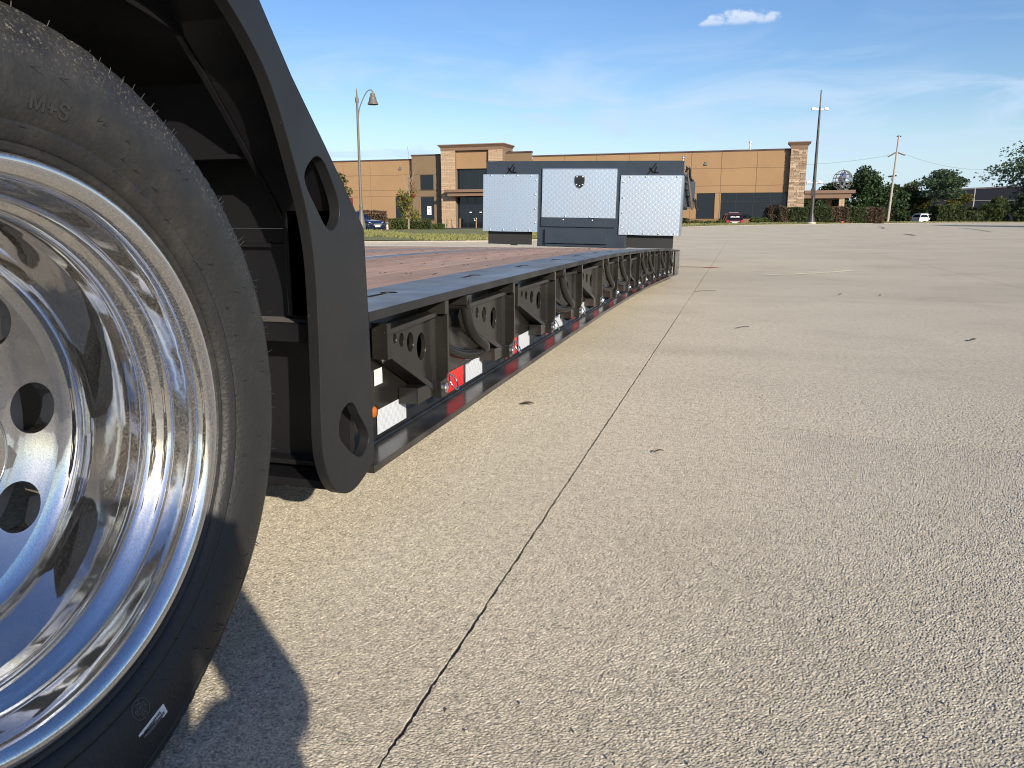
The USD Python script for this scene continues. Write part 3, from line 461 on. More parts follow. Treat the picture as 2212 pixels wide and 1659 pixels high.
# recess behind the second hole of the web, small wire guides
for y in (1.93, 3.25): obj('web_port', tube([(-.7745, y+.026*math.cos(q), .335+.035*math.sin(q)) for q in np.linspace(0, 2*np.pi, 21)], .003, 5), DARK, tr); 
def tape(y0_, y1_, kind):
    ys = np.linspace(y0_, y1_, 6); z = bot_z(ys); v = np.vstack([np.c_[np.full(6, -.7735), ys, z+.030], np.c_[np.full(6, -.7735), ys, z+.088]]); i = np.arange(5)
    obj('white_tape' if kind else 'red_tape', trimesh.Trimesh(v, np.vstack([np.c_[i, i+1, i+7], np.c_[i, i+7, i+6]]), process=False), WHITETAPE if kind else REDTAPE, tr)
tape(1.572, 1.735, 1)
for k, yr in enumerate(RIBS): tape(yr+.165, yr+.305, 0) if k == 0 else tape(yr+.125, yr+.275, 0); tape(yr+.325 if k == 0 else yr+.30, yr+.485 if k == 0 else yr+.46, 1)
obj('white_sticker', trimesh.Trimesh([(-.7737, 1.565, .325), (-.7737, 1.607, .325), (-.7737, 1.607, .362), (-.7737, 1.565, .362)], [[0, 1, 2], [0, 2, 3]], process=False), WHITE, tr)
def marker(y, z):
    mm = revolve_x([(0, .019), (.004, .019), (.005, .015)], (-.775, y, z), 20); p = obj('marker_light', mm, RUBBERP, tr)
    obj('amber_lens', revolve_x([(.003, .0135), (.006, .0120), (.008, .008), (.009, .0005)], (-.775, y, z), 20), AMBER, p, smooth=True)
marker(1.555, .268); marker(RIBS[3]+.11, .30)
# the far rail, plain, and cross members
obj('rail_top_plate', rail_top(XL, -3.13, [keyhole(y, -3.22) for y in [1.75, 2.42, 3.04, 3.64, 4.15, 4.74, 5.30, 5.84, 6.33, 6.88, 7.42, 7.93]]), DECKSTEEL, tr)
obj('rail_web', along(*rect(-3.285, -3.27, -.335, -.022)), BLACK, tr)
for yr in [1.5]+RIBS[:]+[9.4]: obj('cross_member', box(-3.27, -.79, yr-.03, yr+.03, float(top_z(yr))-.14, float(top_z(yr))-.062), DARK, tr)
for x0 in (-1.85, -2.34): obj('main_beam', along(*rect(x0, x0+.13, -.33, -.001)), DECKSTEEL, tr)
# deck planks with gaps
def planks(x0, x1, n):
    w = (x1-x0)/n
    for i in range(n):
        cuts = [Y0+.02, [5.6, 4.9, 6.3, 5.2][(i*7+int(-x0*3)) % 4], Y1-.02]
        for a, b in zip(cuts[:-1], cuts[1:]):
            t = rng.uniform(-.0008, .0004); c = .0001
            obj('deck_plank', along([x0+i*w+.0012, x0+(i+1)*w-.0012, x0+(i+1)*w-.0012, x0+(i+1)*w-.0012-c, x0+i*w+.0012+c, x0+i*w+.0012], [-.055, -.055, t-c, t, t, t-c], a+.003, b-.003, 34), WOOD, tr)
planks(-1.718, -.936, 4); planks(-2.206, -1.856, 2); planks(-3.126, -2.346, 4)
scr = []
for yr in [1.55]+RIBS:
    for x in np.r_[np.arange(-1.67, -.95, .0978), -2.16, -2.07, -1.99, -1.90]:
        for dy in (-.018, .018):
            y = yr+dy+rng.uniform(-.006, .006); scr.append(lathe_z([(0, .0018), (.0042, .0018), (.0042, -.004)], (x+rng.uniform(-.006, .006), y, float(top_z(y))-.0005), 8))
obj('deck_screws', cat(scr), TRIM, tr, kind='stuff')
# rear side plate round the wheel well
outer = [(1.395, .676), (1.402, .49), (1.404, .235), (1.396, .205), (1.36, .188), (1.32, .176), (1.285, .176), (1.25, .190), (1.225, .215), (1.206, .255), (1.199, .305), (1.205, .43), (1.207, .594), (1.193, .688), (1.163, .77), (1.120, .865), (1.075, .93), (1.00, .995), (.90, 1.055), (.78, 1.085), (.78, 1.30), (.90, 1.235), (1.0, 1.12), (1.086, 1.009), (1.164, .916), (1.257, .822)]
def rounded(pts, n=3):
    p = V(pts, float)
    for _ in range(n):
        q = np.empty((2*len(p), 2)); q[0::2] = .75*p+.25*np.roll(p, -1, 0); q[1::2] = .25*p+.75*np.roll(p, -1, 0); p = q
    return p
def closed(pts):
    p = pts[-2:]+pts+pts[:2]; q = smooth_path(p, (len(p)-1)*10+1); return [tuple(x) for x in q[20:-10-1]]
body = Polygon(outer[:3]+list(map(tuple, smooth_path(outer[3:20], 90)))+outer[20:])
slot1 = Polygon(closed([(1.223, .797), (1.192, .775), (1.189, .750), (1.223, .708), (1.250, .680), (1.275, .675), (1.300, .697), (1.299, .725), (1.276, .764), (1.250, .793)]))
slot2 = Polygon(closed([(1.302, .350), (1.277, .340), (1.263, .317), (1.264, .292), (1.290, .264), (1.328, .237), (1.355, .233), (1.380, .252), (1.376, .278), (1.345, .317), (1.325, .343)]))
obj('side_plate', plate_x(body.difference(slot1).difference(slot2), XO-.021, XO), PLATE, tr)
# wheel well behind it: front bulkhead, ledges, sloping apron, inner wall
WI = -1.35
obj('bulkhead', box(-3.3, -.735, 1.372, 1.386, .19, .676), DARK, tr)
obj('bulkhead_lower_channel', cat([box(-3.3, -.735, 1.335, 1.371, .205, .215), box(-3.3, -.735, 1.30, 1.39, .172, .189)]), DARK, tr)
obj('bulkhead_ledge', box(-3.3, -.735, 1.29, 1.371, .494, .502), GREYMETAL, tr); obj('ledge_lip', box(-3.3, -.735, 1.275, 1.2895, .468, .503), DARK, tr)  # sunlit ledge top put into a paler material, lip kept dark
sl = lambda t, o: (1.372-.304*t-.73*o*0, .662+.345*t)
obj('step_riser', box(-3.3, -.84, 1.376, 1.388, .677, .86), DARK, tr); obj('step_flange', box(-3.3, -.84, 1.358, 1.371, .640, .648), DARK, tr)
obj('step_riser', box(-3.3, -.84, 1.270, 1.282, .802, .944), DARK, tr); obj('step_soffit', box(-3.3, -.84, 1.283, 1.375, .804, .814), DARK, tr); obj('step_flange', box(-3.3, -.84, 1.258, 1.269, .800, .808), DARK, tr)
obj('corner_gusset', box(-.839, -.735, 1.335, 1.345, .51, .725), DARK, tr)
sec_ = [(1.372, .668), (1.25, .803), (1.15, .912), (1.075, .985), (.96, 1.075), (.78, 1.165), (.5, 1.205), (-.2, 1.205)]
yg = np.linspace(-.2, 1.385, 80); cz = np.interp(yg, [p[0] for p in sec_[::-1]], [p[1] for p in sec_[::-1]]); tz = np.where(yg > 1.284, .815, .947+(1.284-yg)*(1.225-.947)/1.484)
obj('body_side', plate_x(Polygon(list(zip(yg, np.maximum(cz, tz)+.004))+list(zip(yg[::-1], np.minimum(cz, tz)[::-1]-.004))), -.852, -.8415), DARK, tr)
obj('apron', plate_x(Polygon(sec_+[(y+.008, z+.010) for y, z in sec_[::-1]]), -.8405, -.7215), DARK, tr)
obj('well_roof', hexa([(x, y, (.931 if y > .5 else 1.22)+o) for x in (-3.3, -.84) for y in (-.2, 1.282) for o in (0, .012)]), DARK, tr)
obj('corner_gusset', box(-.829, -.735, 1.335, 1.345, .51, .725), DARK, tr)
obj('bulkhead_rib', box(-1.30, -1.285, 1.25, 1.37, .22, .46), DARK, tr)
obj('upper_deck', box(-3.3, -.732, -2.6, .875, 1.21, 1.29), DARK, tr)
obj('rear_side_rail', plate_x(Polygon([(-2.6, 1.12), (.78, 1.12), (.78, 1.30), (-2.6, 1.30)]), XO-.03, XO), PLATE, tr)
obj('frame_beam', box(-1.75, -1.60, -2.6, 1.37, .62, 1.0), DARK, tr)
ax = obj('axle', cyl((-3.2, .588, .445), (-.98, .588, .445), .065, 20), DARK, tr)

# wheel
WC = V([-.687, .588, .445])
def wheel(c, name_label, hub=True, x_sign=1, inner=False):
    w = obj('wheel', revolve_x([(-.006, .3095), (-.003, .3122), (.0, .3110), (.0015, .3075), (.001, .3015), (-.002, .2955), (-.008, .2905), (-.016, .2870), (-.030, .2848), (-.046, .2815), (-.054, .2790), (-.060, .2735), (-.066, .2660), (-.074, .2605), (-.086, .2580), (-.096, .2568), (-.100, .2552), (-.120, .2538), (-.150, .2520), (-.163, .2500), (-.174, .2455), (-.181, .2385), (-.185, .2310), (-.187, .226)], c, 256), CHROME, tr, smooth=50, label=name_label)
    disc = m3.CrossSection([[(.06, -.022), (.2262, -.022), (.2262, 0), (.06, 0)]]).revolve(256)   # around z, thickness along z
    for k in range(9):
        a = math.radians(2+40*k); disc = disc - m3.Manifold.cylinder(.2, .0335, .0335, 48, True).translate((.188*math.cos(a), .188*math.sin(a), 0))
    d = tm(disc); v = d.vertices; d.vertices = np.c_[v[:, 2]-.187+c[0], v[:, 0]+c[1], v[:, 1]+c[2]]; d.fix_normals(); obj('disc', d, CHROME, w, smooth=30)
    obj('barrel_back', revolve_x([(-.19, .2575), (-.235, .2855), (-.237, .309)], c, 96), GREYMETAL, w)
    obj('brake_drum', revolve_x([(-.225, .03), (-.225, .205), (-.25, .212), (-.40, .212)], c, 64), GREYMETAL, w)
    obj('hub', revolve_x([(-.187, .075), (-.10, .072), (-.09, .06), (-.088, .0005)], c, 48), CHROME, w, smooth=40)
    for k in range(10):
        a = math.radians(18+36*k); p = c+V([-.187, .118*math.cos(a), .118*math.sin(a)]); obj('wheel_nut', tube([p, p+[.016, 0, 0], p+[.032, 0, 0]], .0165, 6), CHROME, w)
    def rm(prof, th):
        g_ = np.zeros((len(prof), len(th))); s_ = (np.abs(((th*72/(2*np.pi)) % 1)-.5) < .13); s2 = (np.abs(((th*144/(2*np.pi)) % 1)-.5) < .10)
        for i, (x, r_) in enumerate(prof):
            if r_ > .452: g_[i] -= .0055*s_
            elif r_ > .438: g_[i] -= .0018*s2
        n_ = .0012*(meshkit.noise(np.c_[th*30, th*0, th*0], 2)-.5)
        return g_ + n_*(prof[:, 1] > .43)[:, None]
    half = [(-.020, .296), (-.008, .3105), (-.001, .3155), (.001, .3200), (.000, .3225), (.004, .3245), (.0085, .3300), (.0105, .3380), (.0095, .3415), (.0125, .3460), (.0165, .3560), (.0195, .3700), (.0205, .3860), (.0190, .4020), (.0155, .4170), (.0135, .4200), (.0140, .4215), (.0100, .4300), (.0035, .4400), (-.001, .4420), (-.004, .4455), (-.010, .4520), (-.016, .4575), (-.026, .4620), (-.050, .4650), (-.068, .4655), (-.069, .4560), (-.078, .4560), (-.079, .4660)]
    prof = V(half + [(-.235-x, r_) for x, r_ in half[::-1]])
    t = revolve_x(prof, c, 864, rm); v = t.vertices; lowm = v[:, 2] < .003; v[:, 0] += np.where((v[:, 2] < .09) & (v[:, 0] > c[0]-.03), .012*S((.09-v[:, 2])/.09), 0); v[:, 2] = np.where(lowm, .003, v[:, 2]); t.vertices = v
    if t.face_normals[:, 0][np.argmax(t.triangles_center[:, 0])] < 0: t.invert()
    ty = obj('tyre', t, RUBBER, w, smooth=28)
    return w
wh = wheel(WC, None)
SW = V([(r_, x) for x, r_ in [(.0085, .3300), (.0105, .3380), (.0125, .3460), (.0165, .3560), (.0195, .3700), (.0205, .3860), (.0190, .4020), (.0155, .4170), (.0100, .4300)]])
def on_sidewall(m, r0, phi0, rot=0., lift=.0006):
    """flat lettering (x along the tyre clockwise, y outwards, z up from the rubber) laid on the sidewall at radius r0, angle phi0"""
    v = m.vertices.copy(); c_, s_ = math.cos(rot), math.sin(rot); x, y = v[:, 0]*c_-v[:, 1]*s_, v[:, 0]*s_+v[:, 1]*c_
    r_ = r0+y; phi = math.radians(phi0)-x/r0; xs = np.interp(r_, SW[:, 0], SW[:, 1])
    m = trimesh.Trimesh(np.c_[WC[0]+xs+lift+v[:, 2], WC[1]+r_*np.cos(phi), WC[2]+r_*np.sin(phi)], m.faces, process=False); return m
def flat(poly, h=.0004): return ext(poly, h)
def ctext(t, h, dx=0., dy=0., d=.0004, bold=False):
    m = meshkit.text_mesh(t, h, d, bold); m.vertices -= [m.vertices[:, 0].max()/2-dx, h/2-dy, 0]; return m
obj('bar_code_sticker', on_sidewall(flat(sbox(-.0230, -.0070, .0230, .0075).buffer(.001)), .384, -72.6), WHITE, wh)
bars = []; x = -.019; r2 = np.random.default_rng(3)
while x < .019:
    wb = r2.choice([.0003, .0005, .0008]); bars.append(flat(sbox(x, .0001, x+wb, .0052))); x += wb+r2.choice([.0003, .0005, .0007])
obj('bar_code', on_sidewall(cat([ctext('2506E080044', .0032, 0, -.0034, bold=True)]), .384, -72.6, lift=.0011), INK, wh)
obj('bar_code_bars', on_sidewall(cat(bars), .384, -72.6, lift=.0011), pm('grey_print', (.20, .20, .21), .5), wh)
ring_ = Point(0, 0).buffer(.0127, 40).difference(Point(0, 0).buffer(.0121, 40))
lines_ = sbox(-.0118, .0032, .0118, .0037).union(sbox(-.0118, -.0037, .0118, -.0032))
STAMP = pm('stamp_ink', (.13, .125, .11), .7)
obj('pass_stamp', on_sidewall(cat([flat(g_) for g_ in (ring_, *lines_.geoms)]+[ctext('PASS', .0048), ctext('OC', .0042, 0, .0066), ctext('07', .0042, 0, -.0068)]), .354, -73.1, rot=math.pi/2, lift=.0003), STAMP, wh)
obj('raised_letters', on_sidewall(ctext('M+S', .016, d=.0005, bold=True), .364, 79.3), RAISED, wh)
hairs = []
for k in range(115):
    phi = r2.uniform(-80, 100); r_ = r2.choice([.337, .352, .372, .395, .425, .438, .456, .462]); x = np.interp(r_, V([.33, .338, .346, .356, .37, .386, .402, .417, .43, .44, .452, .4575, .462]), V([.0085, .0105, .0125, .0165, .0195, .0205, .019, .0155, .01, .0035, -.01, -.016, -.026])); ph = math.radians(phi)
    d_ = V([.3+.7*(r_ < .43), math.cos(ph)*(r_ > .43)*1.5, math.sin(ph)*(r_ > .43)*1.5])+r2.normal(0, .25, 3); d_ /= np.linalg.norm(d_); p = WC+V([x, r_*math.cos(ph), r_*math.sin(ph)]); hairs.append(tube([p, p+d_*.004, p+d_*r2.uniform(.006, .011)], [.0006, .0005, .0004], 4))
obj('rubber_hairs', cat(hairs), RUBBERP, wh, kind='stuff')

# gooseneck at the front end, rolled a little
GY = 10.5
def gp(m):
    v = m.vertices.copy(); a = math.radians(1.0); x, z = v[:, 0]+2.03, v[:, 2]-.9; v[:, 0] = -2.03+x*math.cos(a)+z*math.sin(a); v[:, 2] = .9-x*math.sin(a)+z*math.cos(a); return trimesh.Trimesh(v, m.faces, process=False)
gn = obj('gooseneck', gp(cat([box(-3.39, -.745, GY, GY+.10, .86, 1.47), box(-3.35, -.78, GY+.101, GY+3.4, .92, 1.36), box(-2.655, -1.455, GY-.002, GY+.6, .345, .858), box(-2.2, -1.9, GY+3.4, GY+4.2, 1.0, 1.3)])), SLATE, tr)
def panel(x0, x1, z0, z1, name, y=GY-.02, fold=0):
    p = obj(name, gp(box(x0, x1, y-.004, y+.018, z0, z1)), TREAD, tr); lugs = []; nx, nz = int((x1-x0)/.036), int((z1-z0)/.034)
    for i in range(nx):
        for j in range(nz):
            u, w_ = x0+(i+.5)*(x1-x0)/nx, z0+(j+.5)*(z1-z0)/nz; a = math.radians(45 if (i+j) % 2 else -45); e, h_ = .014, .0045; dx, dz = math.cos(a), math.sin(a); y_ = y-.004
            lugs.append(trimesh.Trimesh([(u-e*dx, y_, w_-e*dz), (u+h_*dz, y_, w_-h_*dx), (u+e*dx, y_, w_+e*dz), (u-h_*dz, y_, w_+h_*dx), (u, y_-.0011, w_)], [[0, 1, 4], [1, 2, 4], [2, 3, 4], [3, 0, 4]], process=False))
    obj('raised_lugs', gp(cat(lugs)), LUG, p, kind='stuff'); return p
def bolts(p, pts_, y=GY-.026):
    for x, z in pts_: obj('bolt', gp(trimesh.Trimesh(*(lambda b: (b.vertices, b.faces))(ball((x, y, z), .012, 2, (1, .6, 1))))), ZINC, p, smooth=True)
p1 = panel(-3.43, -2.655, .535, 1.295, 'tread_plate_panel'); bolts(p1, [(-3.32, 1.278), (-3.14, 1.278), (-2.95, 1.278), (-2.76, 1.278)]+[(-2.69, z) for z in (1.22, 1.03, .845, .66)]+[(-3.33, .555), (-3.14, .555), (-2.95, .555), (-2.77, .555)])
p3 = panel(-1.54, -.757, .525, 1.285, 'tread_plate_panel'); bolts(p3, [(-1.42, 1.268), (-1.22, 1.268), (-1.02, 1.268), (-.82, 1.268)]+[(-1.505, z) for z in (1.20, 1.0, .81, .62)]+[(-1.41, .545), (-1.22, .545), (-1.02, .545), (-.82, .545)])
obj('bright_fold', gp(box(-.757, -.735, GY-.024, GY+.16, .525, 1.285)), ZINC, p3)
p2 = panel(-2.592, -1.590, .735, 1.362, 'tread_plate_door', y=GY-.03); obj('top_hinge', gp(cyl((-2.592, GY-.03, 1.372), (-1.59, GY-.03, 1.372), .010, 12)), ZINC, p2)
sh = Polygon(rounded([(-.056, .07), (.056, .07), (.064, .02), (.058, -.03), (.03, -.062), (0, -.075), (-.03, -.062), (-.058, -.03), (-.064, .02)], 2))
sh = Polygon(closed([(-.05, .072), (.05, .072), (.066, .04), (.066, -.01), (.045, -.058), (0, -.085), (-.045, -.058), (-.066, -.01), (-.066, .04)]))
bd = obj('badge', gp(plate_y(affinity.translate(sh, -2.085, 1.205), GY-.048, GY-.035)), BLACK, p2); 
bolts(p2, [(-2.125, 1.262), (-2.045, 1.262), (-2.125, 1.165), (-2.045, 1.165), (-2.085, 1.147)], GY-.049); bolts(p2, [(-2.27, .752), (-1.94, .752)], GY-.036)
bx = obj('lower_box', gp(cat([box(-2.60, -1.595, GY-.03, GY-.003, .615, .73), box(-2.535, -1.69, GY-.055, GY-.003, .395, .585), box(-2.54, -1.685, GY-.03, GY-.003, .350, .38)])), SLATE, tr); bolts(bx, [(-2.30, .705), (-1.90, .705)], GY-.032)
obj('mud_flap', gp(box(-3.375, -2.745, GY+.05, GY+.06, .36, .86)), RUBBERP, tr); obj('mud_flap', gp(box(-1.44, -.83, GY+.05, GY+.06, .355, .86)), RUBBERP, tr)
obj('flap_weight', gp(box(-3.05, -2.95, GY+.045, GY+.065, .348, .362)), TRIM, tr)
for x in (-3.03, -1.125):
    lg = []
    q0 = V([x, GY-.0035, 1.352])
    def stroke(p_, q_, w_):
        p_, q_ = V(p_), V(q_); n_ = V([-(q_-p_)[1], (q_-p_)[0]]); n_ = n_/np.linalg.norm(n_)*w_/2; return plate_y(Polygon([tuple(p_+n_), tuple(p_-n_), tuple(q_-n_), tuple(q_+n_)]), -.003, .003)
    e_ = [stroke((-.075, -.05), (.03, .085), .013), stroke((-.055, .032), (.0, -.035), .020), stroke((.035, .045), (.012, -.035), .018), stroke((.008, -.030), (.068, -.030), .014)]
    m_ = cat(e_); m_.vertices += q0; obj('raised_emblem', gp(m_), EMBLEM, tr)
obj('gooseneck_side_plate', gp(plate_x(Polygon([(GY+.17, 1.35), (GY+.5, 1.33), (12.7, .97), (12.6, .88), (GY+.17, .86)]), -.83, -.81)), BLACK, tr)
for k in range(6): z = 1.30-.075*k; obj('side_shelf', gp(box(-.809, -.735, 10.68+.30*k, 12.45, z-.006, z)), BLACK, tr)
obj('side_guard', gp(plate_x(Polygon([(GY+.17, 1.42), (GY+.32, 1.42), (12.72, .955), (12.66, .88), (12.4, .88)]), -.734, -.724)), pm('dusty_steel', (.25, .19, .16), .4, .6), tr)
for y, z in ((10.80, 1.365), (12.55, 1.01)):
    obj('chain_hook', gp(tube(smooth_path([(-.735, y, z-.02), (-.715, y-.02, z+.03), (-.69, y, z+.02), (-.685, y+.04, z-.06), (-.665, y+.06, z-.11), (-.64, y+.03, z-.125)], 24), .016, 8)), BLACK, tr, smooth=True)
obj('round_lamp', gp(cat([cyl((-.76, GY+.02, 1.47), (-.76, GY+.02, 1.50), .006, 6), ball((-.76, GY+.02, 1.51), .018, 2)])), ZINC, tr)

# ------------------------------------------------------------------ the office building
BA, BT_, BN = V([-13.476, 108.76]), V([.94758, -.31950]), V([-.31950, -.94758])
def Fp(s, o, z): q = BA+BT_*s+BN*o; return A(q[0], q[1], z)
def fbox(s0, s1, o0, o1, z0, z1): return hexa([Fp(s, o, z) for s in (s0, s1) for o in (o0, o1) for z in (z0, z1)])
ob = thing('office_building', Fp(20, 0, -.2), 'long tan stucco two storey building with stone piers and dark glass', 'building')
GB = -.22
def wing(s0, s1, joints, rows, wins, off, top, mat, base=STUCCOBASE):
    obj('wall_core', fbox(s0, s1, off-.6, off-.095, GB, top-.05), GAP, ob)
    js = [s0]+joints+[s1]
    for a, b in zip(js[:-1], js[1:]):
        for i, (z0, z1) in enumerate(rows):
            iv = [(a+.018, b-.018)]
            for w0, w1, zz0, zz1 in wins:
                if zz0 < (z0+z1)/2 < zz1:
                    nv = []
                    for u, v_ in iv:
                        if w1 <= u or w0 >= v_: nv.append((u, v_)); continue
                        if w0-u > .05: nv.append((u, w0))
                        if v_-w1 > .05: nv.append((w1, v_))
                    iv = nv
            for u, v_ in iv: obj('wall_panel', fbox(u, v_, off-.094, off+(.03 if i == 0 else 0), z0+.015, z1-.015), base if i == 0 else mat, ob)
    for w0, w1, z0, z1 in wins: window(w0, w1, z0, z1, off)
    obj('coping', fbox(s0-.05, s1+.05, off-.7, off+.07, top-.05, top+.13), COPING, ob)
def window(w0, w1, z0, z1, off, vs=(), hs=()):
    f = obj('window', cat([fbox(w0, w1, off-.09, off-.04, z0, z0+.06), fbox(w0, w1, off-.09, off-.04, z1-.06, z1), fbox(w0, w0+.06, off-.09, off-.04, z0+.06, z1-.06), fbox(w1-.06, w1, off-.09, off-.04, z0+.06, z1-.06)]), FRAME, ob)
    xs, zs = [w0+.06, *vs, w1-.06], [z0+.06, *hs, z1-.06]
    for a, b in zip(xs[:-1], xs[1:]):
        for c_, d in zip(zs[:-1], zs[1:]): obj('pane', fbox(a+.02, b-.02, off-.085, off-.075, c_+.02, d-.02), GLASS, f)
    if vs or hs: obj('mullion', cat([fbox(v_-.025, v_+.025, off-.09, off-.05, z0+.06, z1-.06) for v_ in vs]+[fbox(w0+.06, w1-.06, off-.09, off-.055, h_-.02, h_+.02) for h_ in hs]), FRAME, f)
R4 = [(GB, .97), (.97, 4.0), (4.0, 4.84), (4.84, 6.85), (6.85, 8.75)]
wing(-26, .25, [-22., -18.2, -14.4, -10.6, -6.4], R4, [(-2.66, -1.2, 1.0, 3.98), (-21, -19, 1.0, 3.98), (-13, -11.2, 1., 3.98)], 0, 8.8, STUCCO)
wing(17.0, 48.2, [21.18, 25.32, 29.43, 33.19, 37.0, 40.5, 44.55], R4, [(37.77, 39.94, .985, 3.985), (22, 24.4, .985, 3.985), (30, 32.4, .985, 3.985)], 0, 8.8, STUCCO)
# the wide window replaces the panels of its bay
for pth in [str(p.GetPath()) for p in stage.GetPrimAtPath(ob).GetChildren() if p.GetName().startswith('wall_panel')]:
    pr = UsdGeom.Mesh(stage.GetPrimAtPath(pth)); q = V(pr.GetPointsAttr().Get())+ORIGIN[ob]; a_, b_ = q@RIGHT, q@AHEAD; s_ = (np.c_[a_, b_]-BA)@BT_
    if s_.mean() > 40.5 and .97 < q[:, 2].mean() < 4.0 and q[:, 2].max() < 4.1 and q[:, 2].min() > .9: stage.RemovePrim(pth)
obj('wall_panel', fbox(40.52, 40.62, -.094, 0, .985, 3.985), STUCCO, ob)
window(40.64, 48.1, .985, 4.0, 0, (42.4, 44.35, 46.3), (3.0,))
RB = [(GB, .8), (.8, 3.92), (3.92, 4.74), (4.74, 6.77), (6.77, 9.2)]
wing(.25, 5.1, [], RB, [(1.46, 3.39, 4.76, 6.75), (1.48, 3.44, .82, 3.9)], .7, 9.25, STUCCOB, STUCCOB)
wing(13.63, 17.0, [], RB, [(14.6, 16.3, 4.76, 6.75), (14.6, 16.3, .82, 3.9)], .7, 9.3, STUCCOB, STUCCOB)
# entrance tower
def stones(pier, s0, s1, z0, z1, off, joined=False, side=None, seed=1):
    r_ = np.random.default_rng(seed); z = z0; k = 0; js = []
    while z < z1-.05:
        h_ = min(r_.choice([.10, .13, .16, .21, .26], p=[.2, .3, .25, .15, .10]), z1-z); s = s0
        while s < s1-.02:
            w_ = min(r_.choice([.28, .42, .6, .85])*r_.uniform(.8, 1.2), s1-s)
            if s1-s-w_ < .15: w_ = s1-s
            pr = off+r_.uniform(.01, .075); g_ = .011; j_ = lambda: r_.uniform(-.008, .008)
            c8 = [Fp(a+j_()+(0 if o == 0 else (.012 if a == s+g_ else -.012)), off-.01 if o == 0 else pr+j_()*1.5, zz+j_()*.6) for a in (s+g_, s+w_-g_) for o in (0, 1) for zz in (z+g_, z+h_-g_)]; mm = hexa(c8)
            mat = STONES[r_.choice(5, p=[.34, .24, .16, .12, .14])]
            if joined: js.append((mm, mat))
            else: obj('stone', mm, mat, pier)
            s += w_
        z += h_
    if joined:
        obj('stones', cat([m for m, mt in js]), STONEJ, pier, kind='stuff')
def pier(s0, s1, off, depth, top, joined, seed):
    p = obj('stone_pier', fbox(s0, s1, off-depth, off, GB, top), MORTAR, ob); stones(p, s0, s1, GB, top, off, joined, seed=seed); return p
pier(5.1, 7.1, 2.0, 2.2, 9.63, True, 1); pier(11.7, 13.63, 2.0, 2.2, 9.63, True, 2); pier(48.2, 50.0, .6, 2.0, 8.82, False, 3)
def cornice(s0, s1, o, depth, z0, z1):
    zm = z0+(z1-z0)*.48
    obj('cornice', cat([fbox(s0+.28, s1-.28, o-depth, o+.06, z0, zm), hexa([Fp(s+(e if zz else 0)*(1 if s > s0+1 else -1), oo+(e if zz else 0)*(1 if oo > o-1 else 0), zm+.003+zz*(z1-zm-.12)) for s in (s0+.26, s1-.26) for oo in (o-depth, o+.08) for zz in (0, 1) for e in (.24,)]), fbox(s0-.02, s1+.02, o-depth, o+.36, z1-.115, z1)]), CORNICE, ob)
cornice(4.8, 13.92, 2.0, 4., 9.63, 10.38); cornice(47.85, 50.3, .6, 2., 8.82, 9.58)
obj('tower_wall', fbox(7.1, 11.7, .8, 1.6, 7.37, 9.63), STUCCO, ob); obj('tower_core', fbox(5.2, 13.5, -1.5, .75, GB, 9.63), GAP, ob)
window(7.1, 11.7, 4.66, 7.36, 1.3, (8.6, 10.2), ()); window(7.1, 11.7, GB+.05, 3.86, 1.3, (8.5, 9.6, 10.7), (2.08,))
obj('entrance_canopy', cat([fbox(6.45, 12.6, 1.31, 3.2, 3.87, 4.35), fbox(6.12, 12.9, 1.31, 3.5, 4.353, 4.70)]), CORNICE, ob)
for s in (8.75, 10.15): obj('door_notice', fbox(s, s+.32, 1.228, 1.235, 1.78, 1.90), SIGNWHITE, ob)
obj('door_handles', cat([tube([Fp(9.6+.12*math.cos(q), 1.26, .95+.22*math.sin(q)) for q in np.linspace(0, 6.28, 17)], .02, 6), fbox(9.32, 9.5, 1.228, 1.235, .98, 1.10)]), ZINC, ob)
# side canopy with a post
obj('side_canopy', cat([fbox(50.0, 55.0, -6, .55, 3.28, 3.8), fbox(50.0, 55.4, -6.2, .75, 3.803, 4.16)]), CORNICE, ob)
pp = obj('canopy_post', fbox(53.75, 54.35, -.2, .4, GB, 3.279), MORTAR, ob); stones(pp, 53.75, 54.35, 1.2, 3.25, .4, True, seed=5)
obj('canopy_post', fbox(52.7, 53.3, -5.8, -5.2, GB, 3.279), STONES[1], ob)
for s, z in ((-1.76, 7.73), (38.7, 7.45)): obj('wall_light', cat([fbox(s-.17, s+.17, .003, .16, z-.2, z+.05), fbox(s-.12, s+.12, .003, .1, z+.053, z+.2)]), GREYMETAL, ob)
obj('roof_vent', cat([cyl(Fp(43.6, -1, 8.7), Fp(43.6, -1, 9.75), .10, 10), cyl(Fp(43.6, -1, 9.75), Fp(43.6, -1, 9.95), .2, 10)]), ZINC, ob)
obj('roof_aerial', cyl(Fp(-.6, -.3, 8.6), Fp(-.75, -.3, 10.6), .02, 5), GREYMETAL, ob)
obj('flat_roof', fbox(-26, 48.2, -30, -.61, 8.3, 8.5), COPING, ob)
obj('end_wall', fbox(47.6, 48.19, -30, -1.45, GB, 8.75), STUCCO, ob)
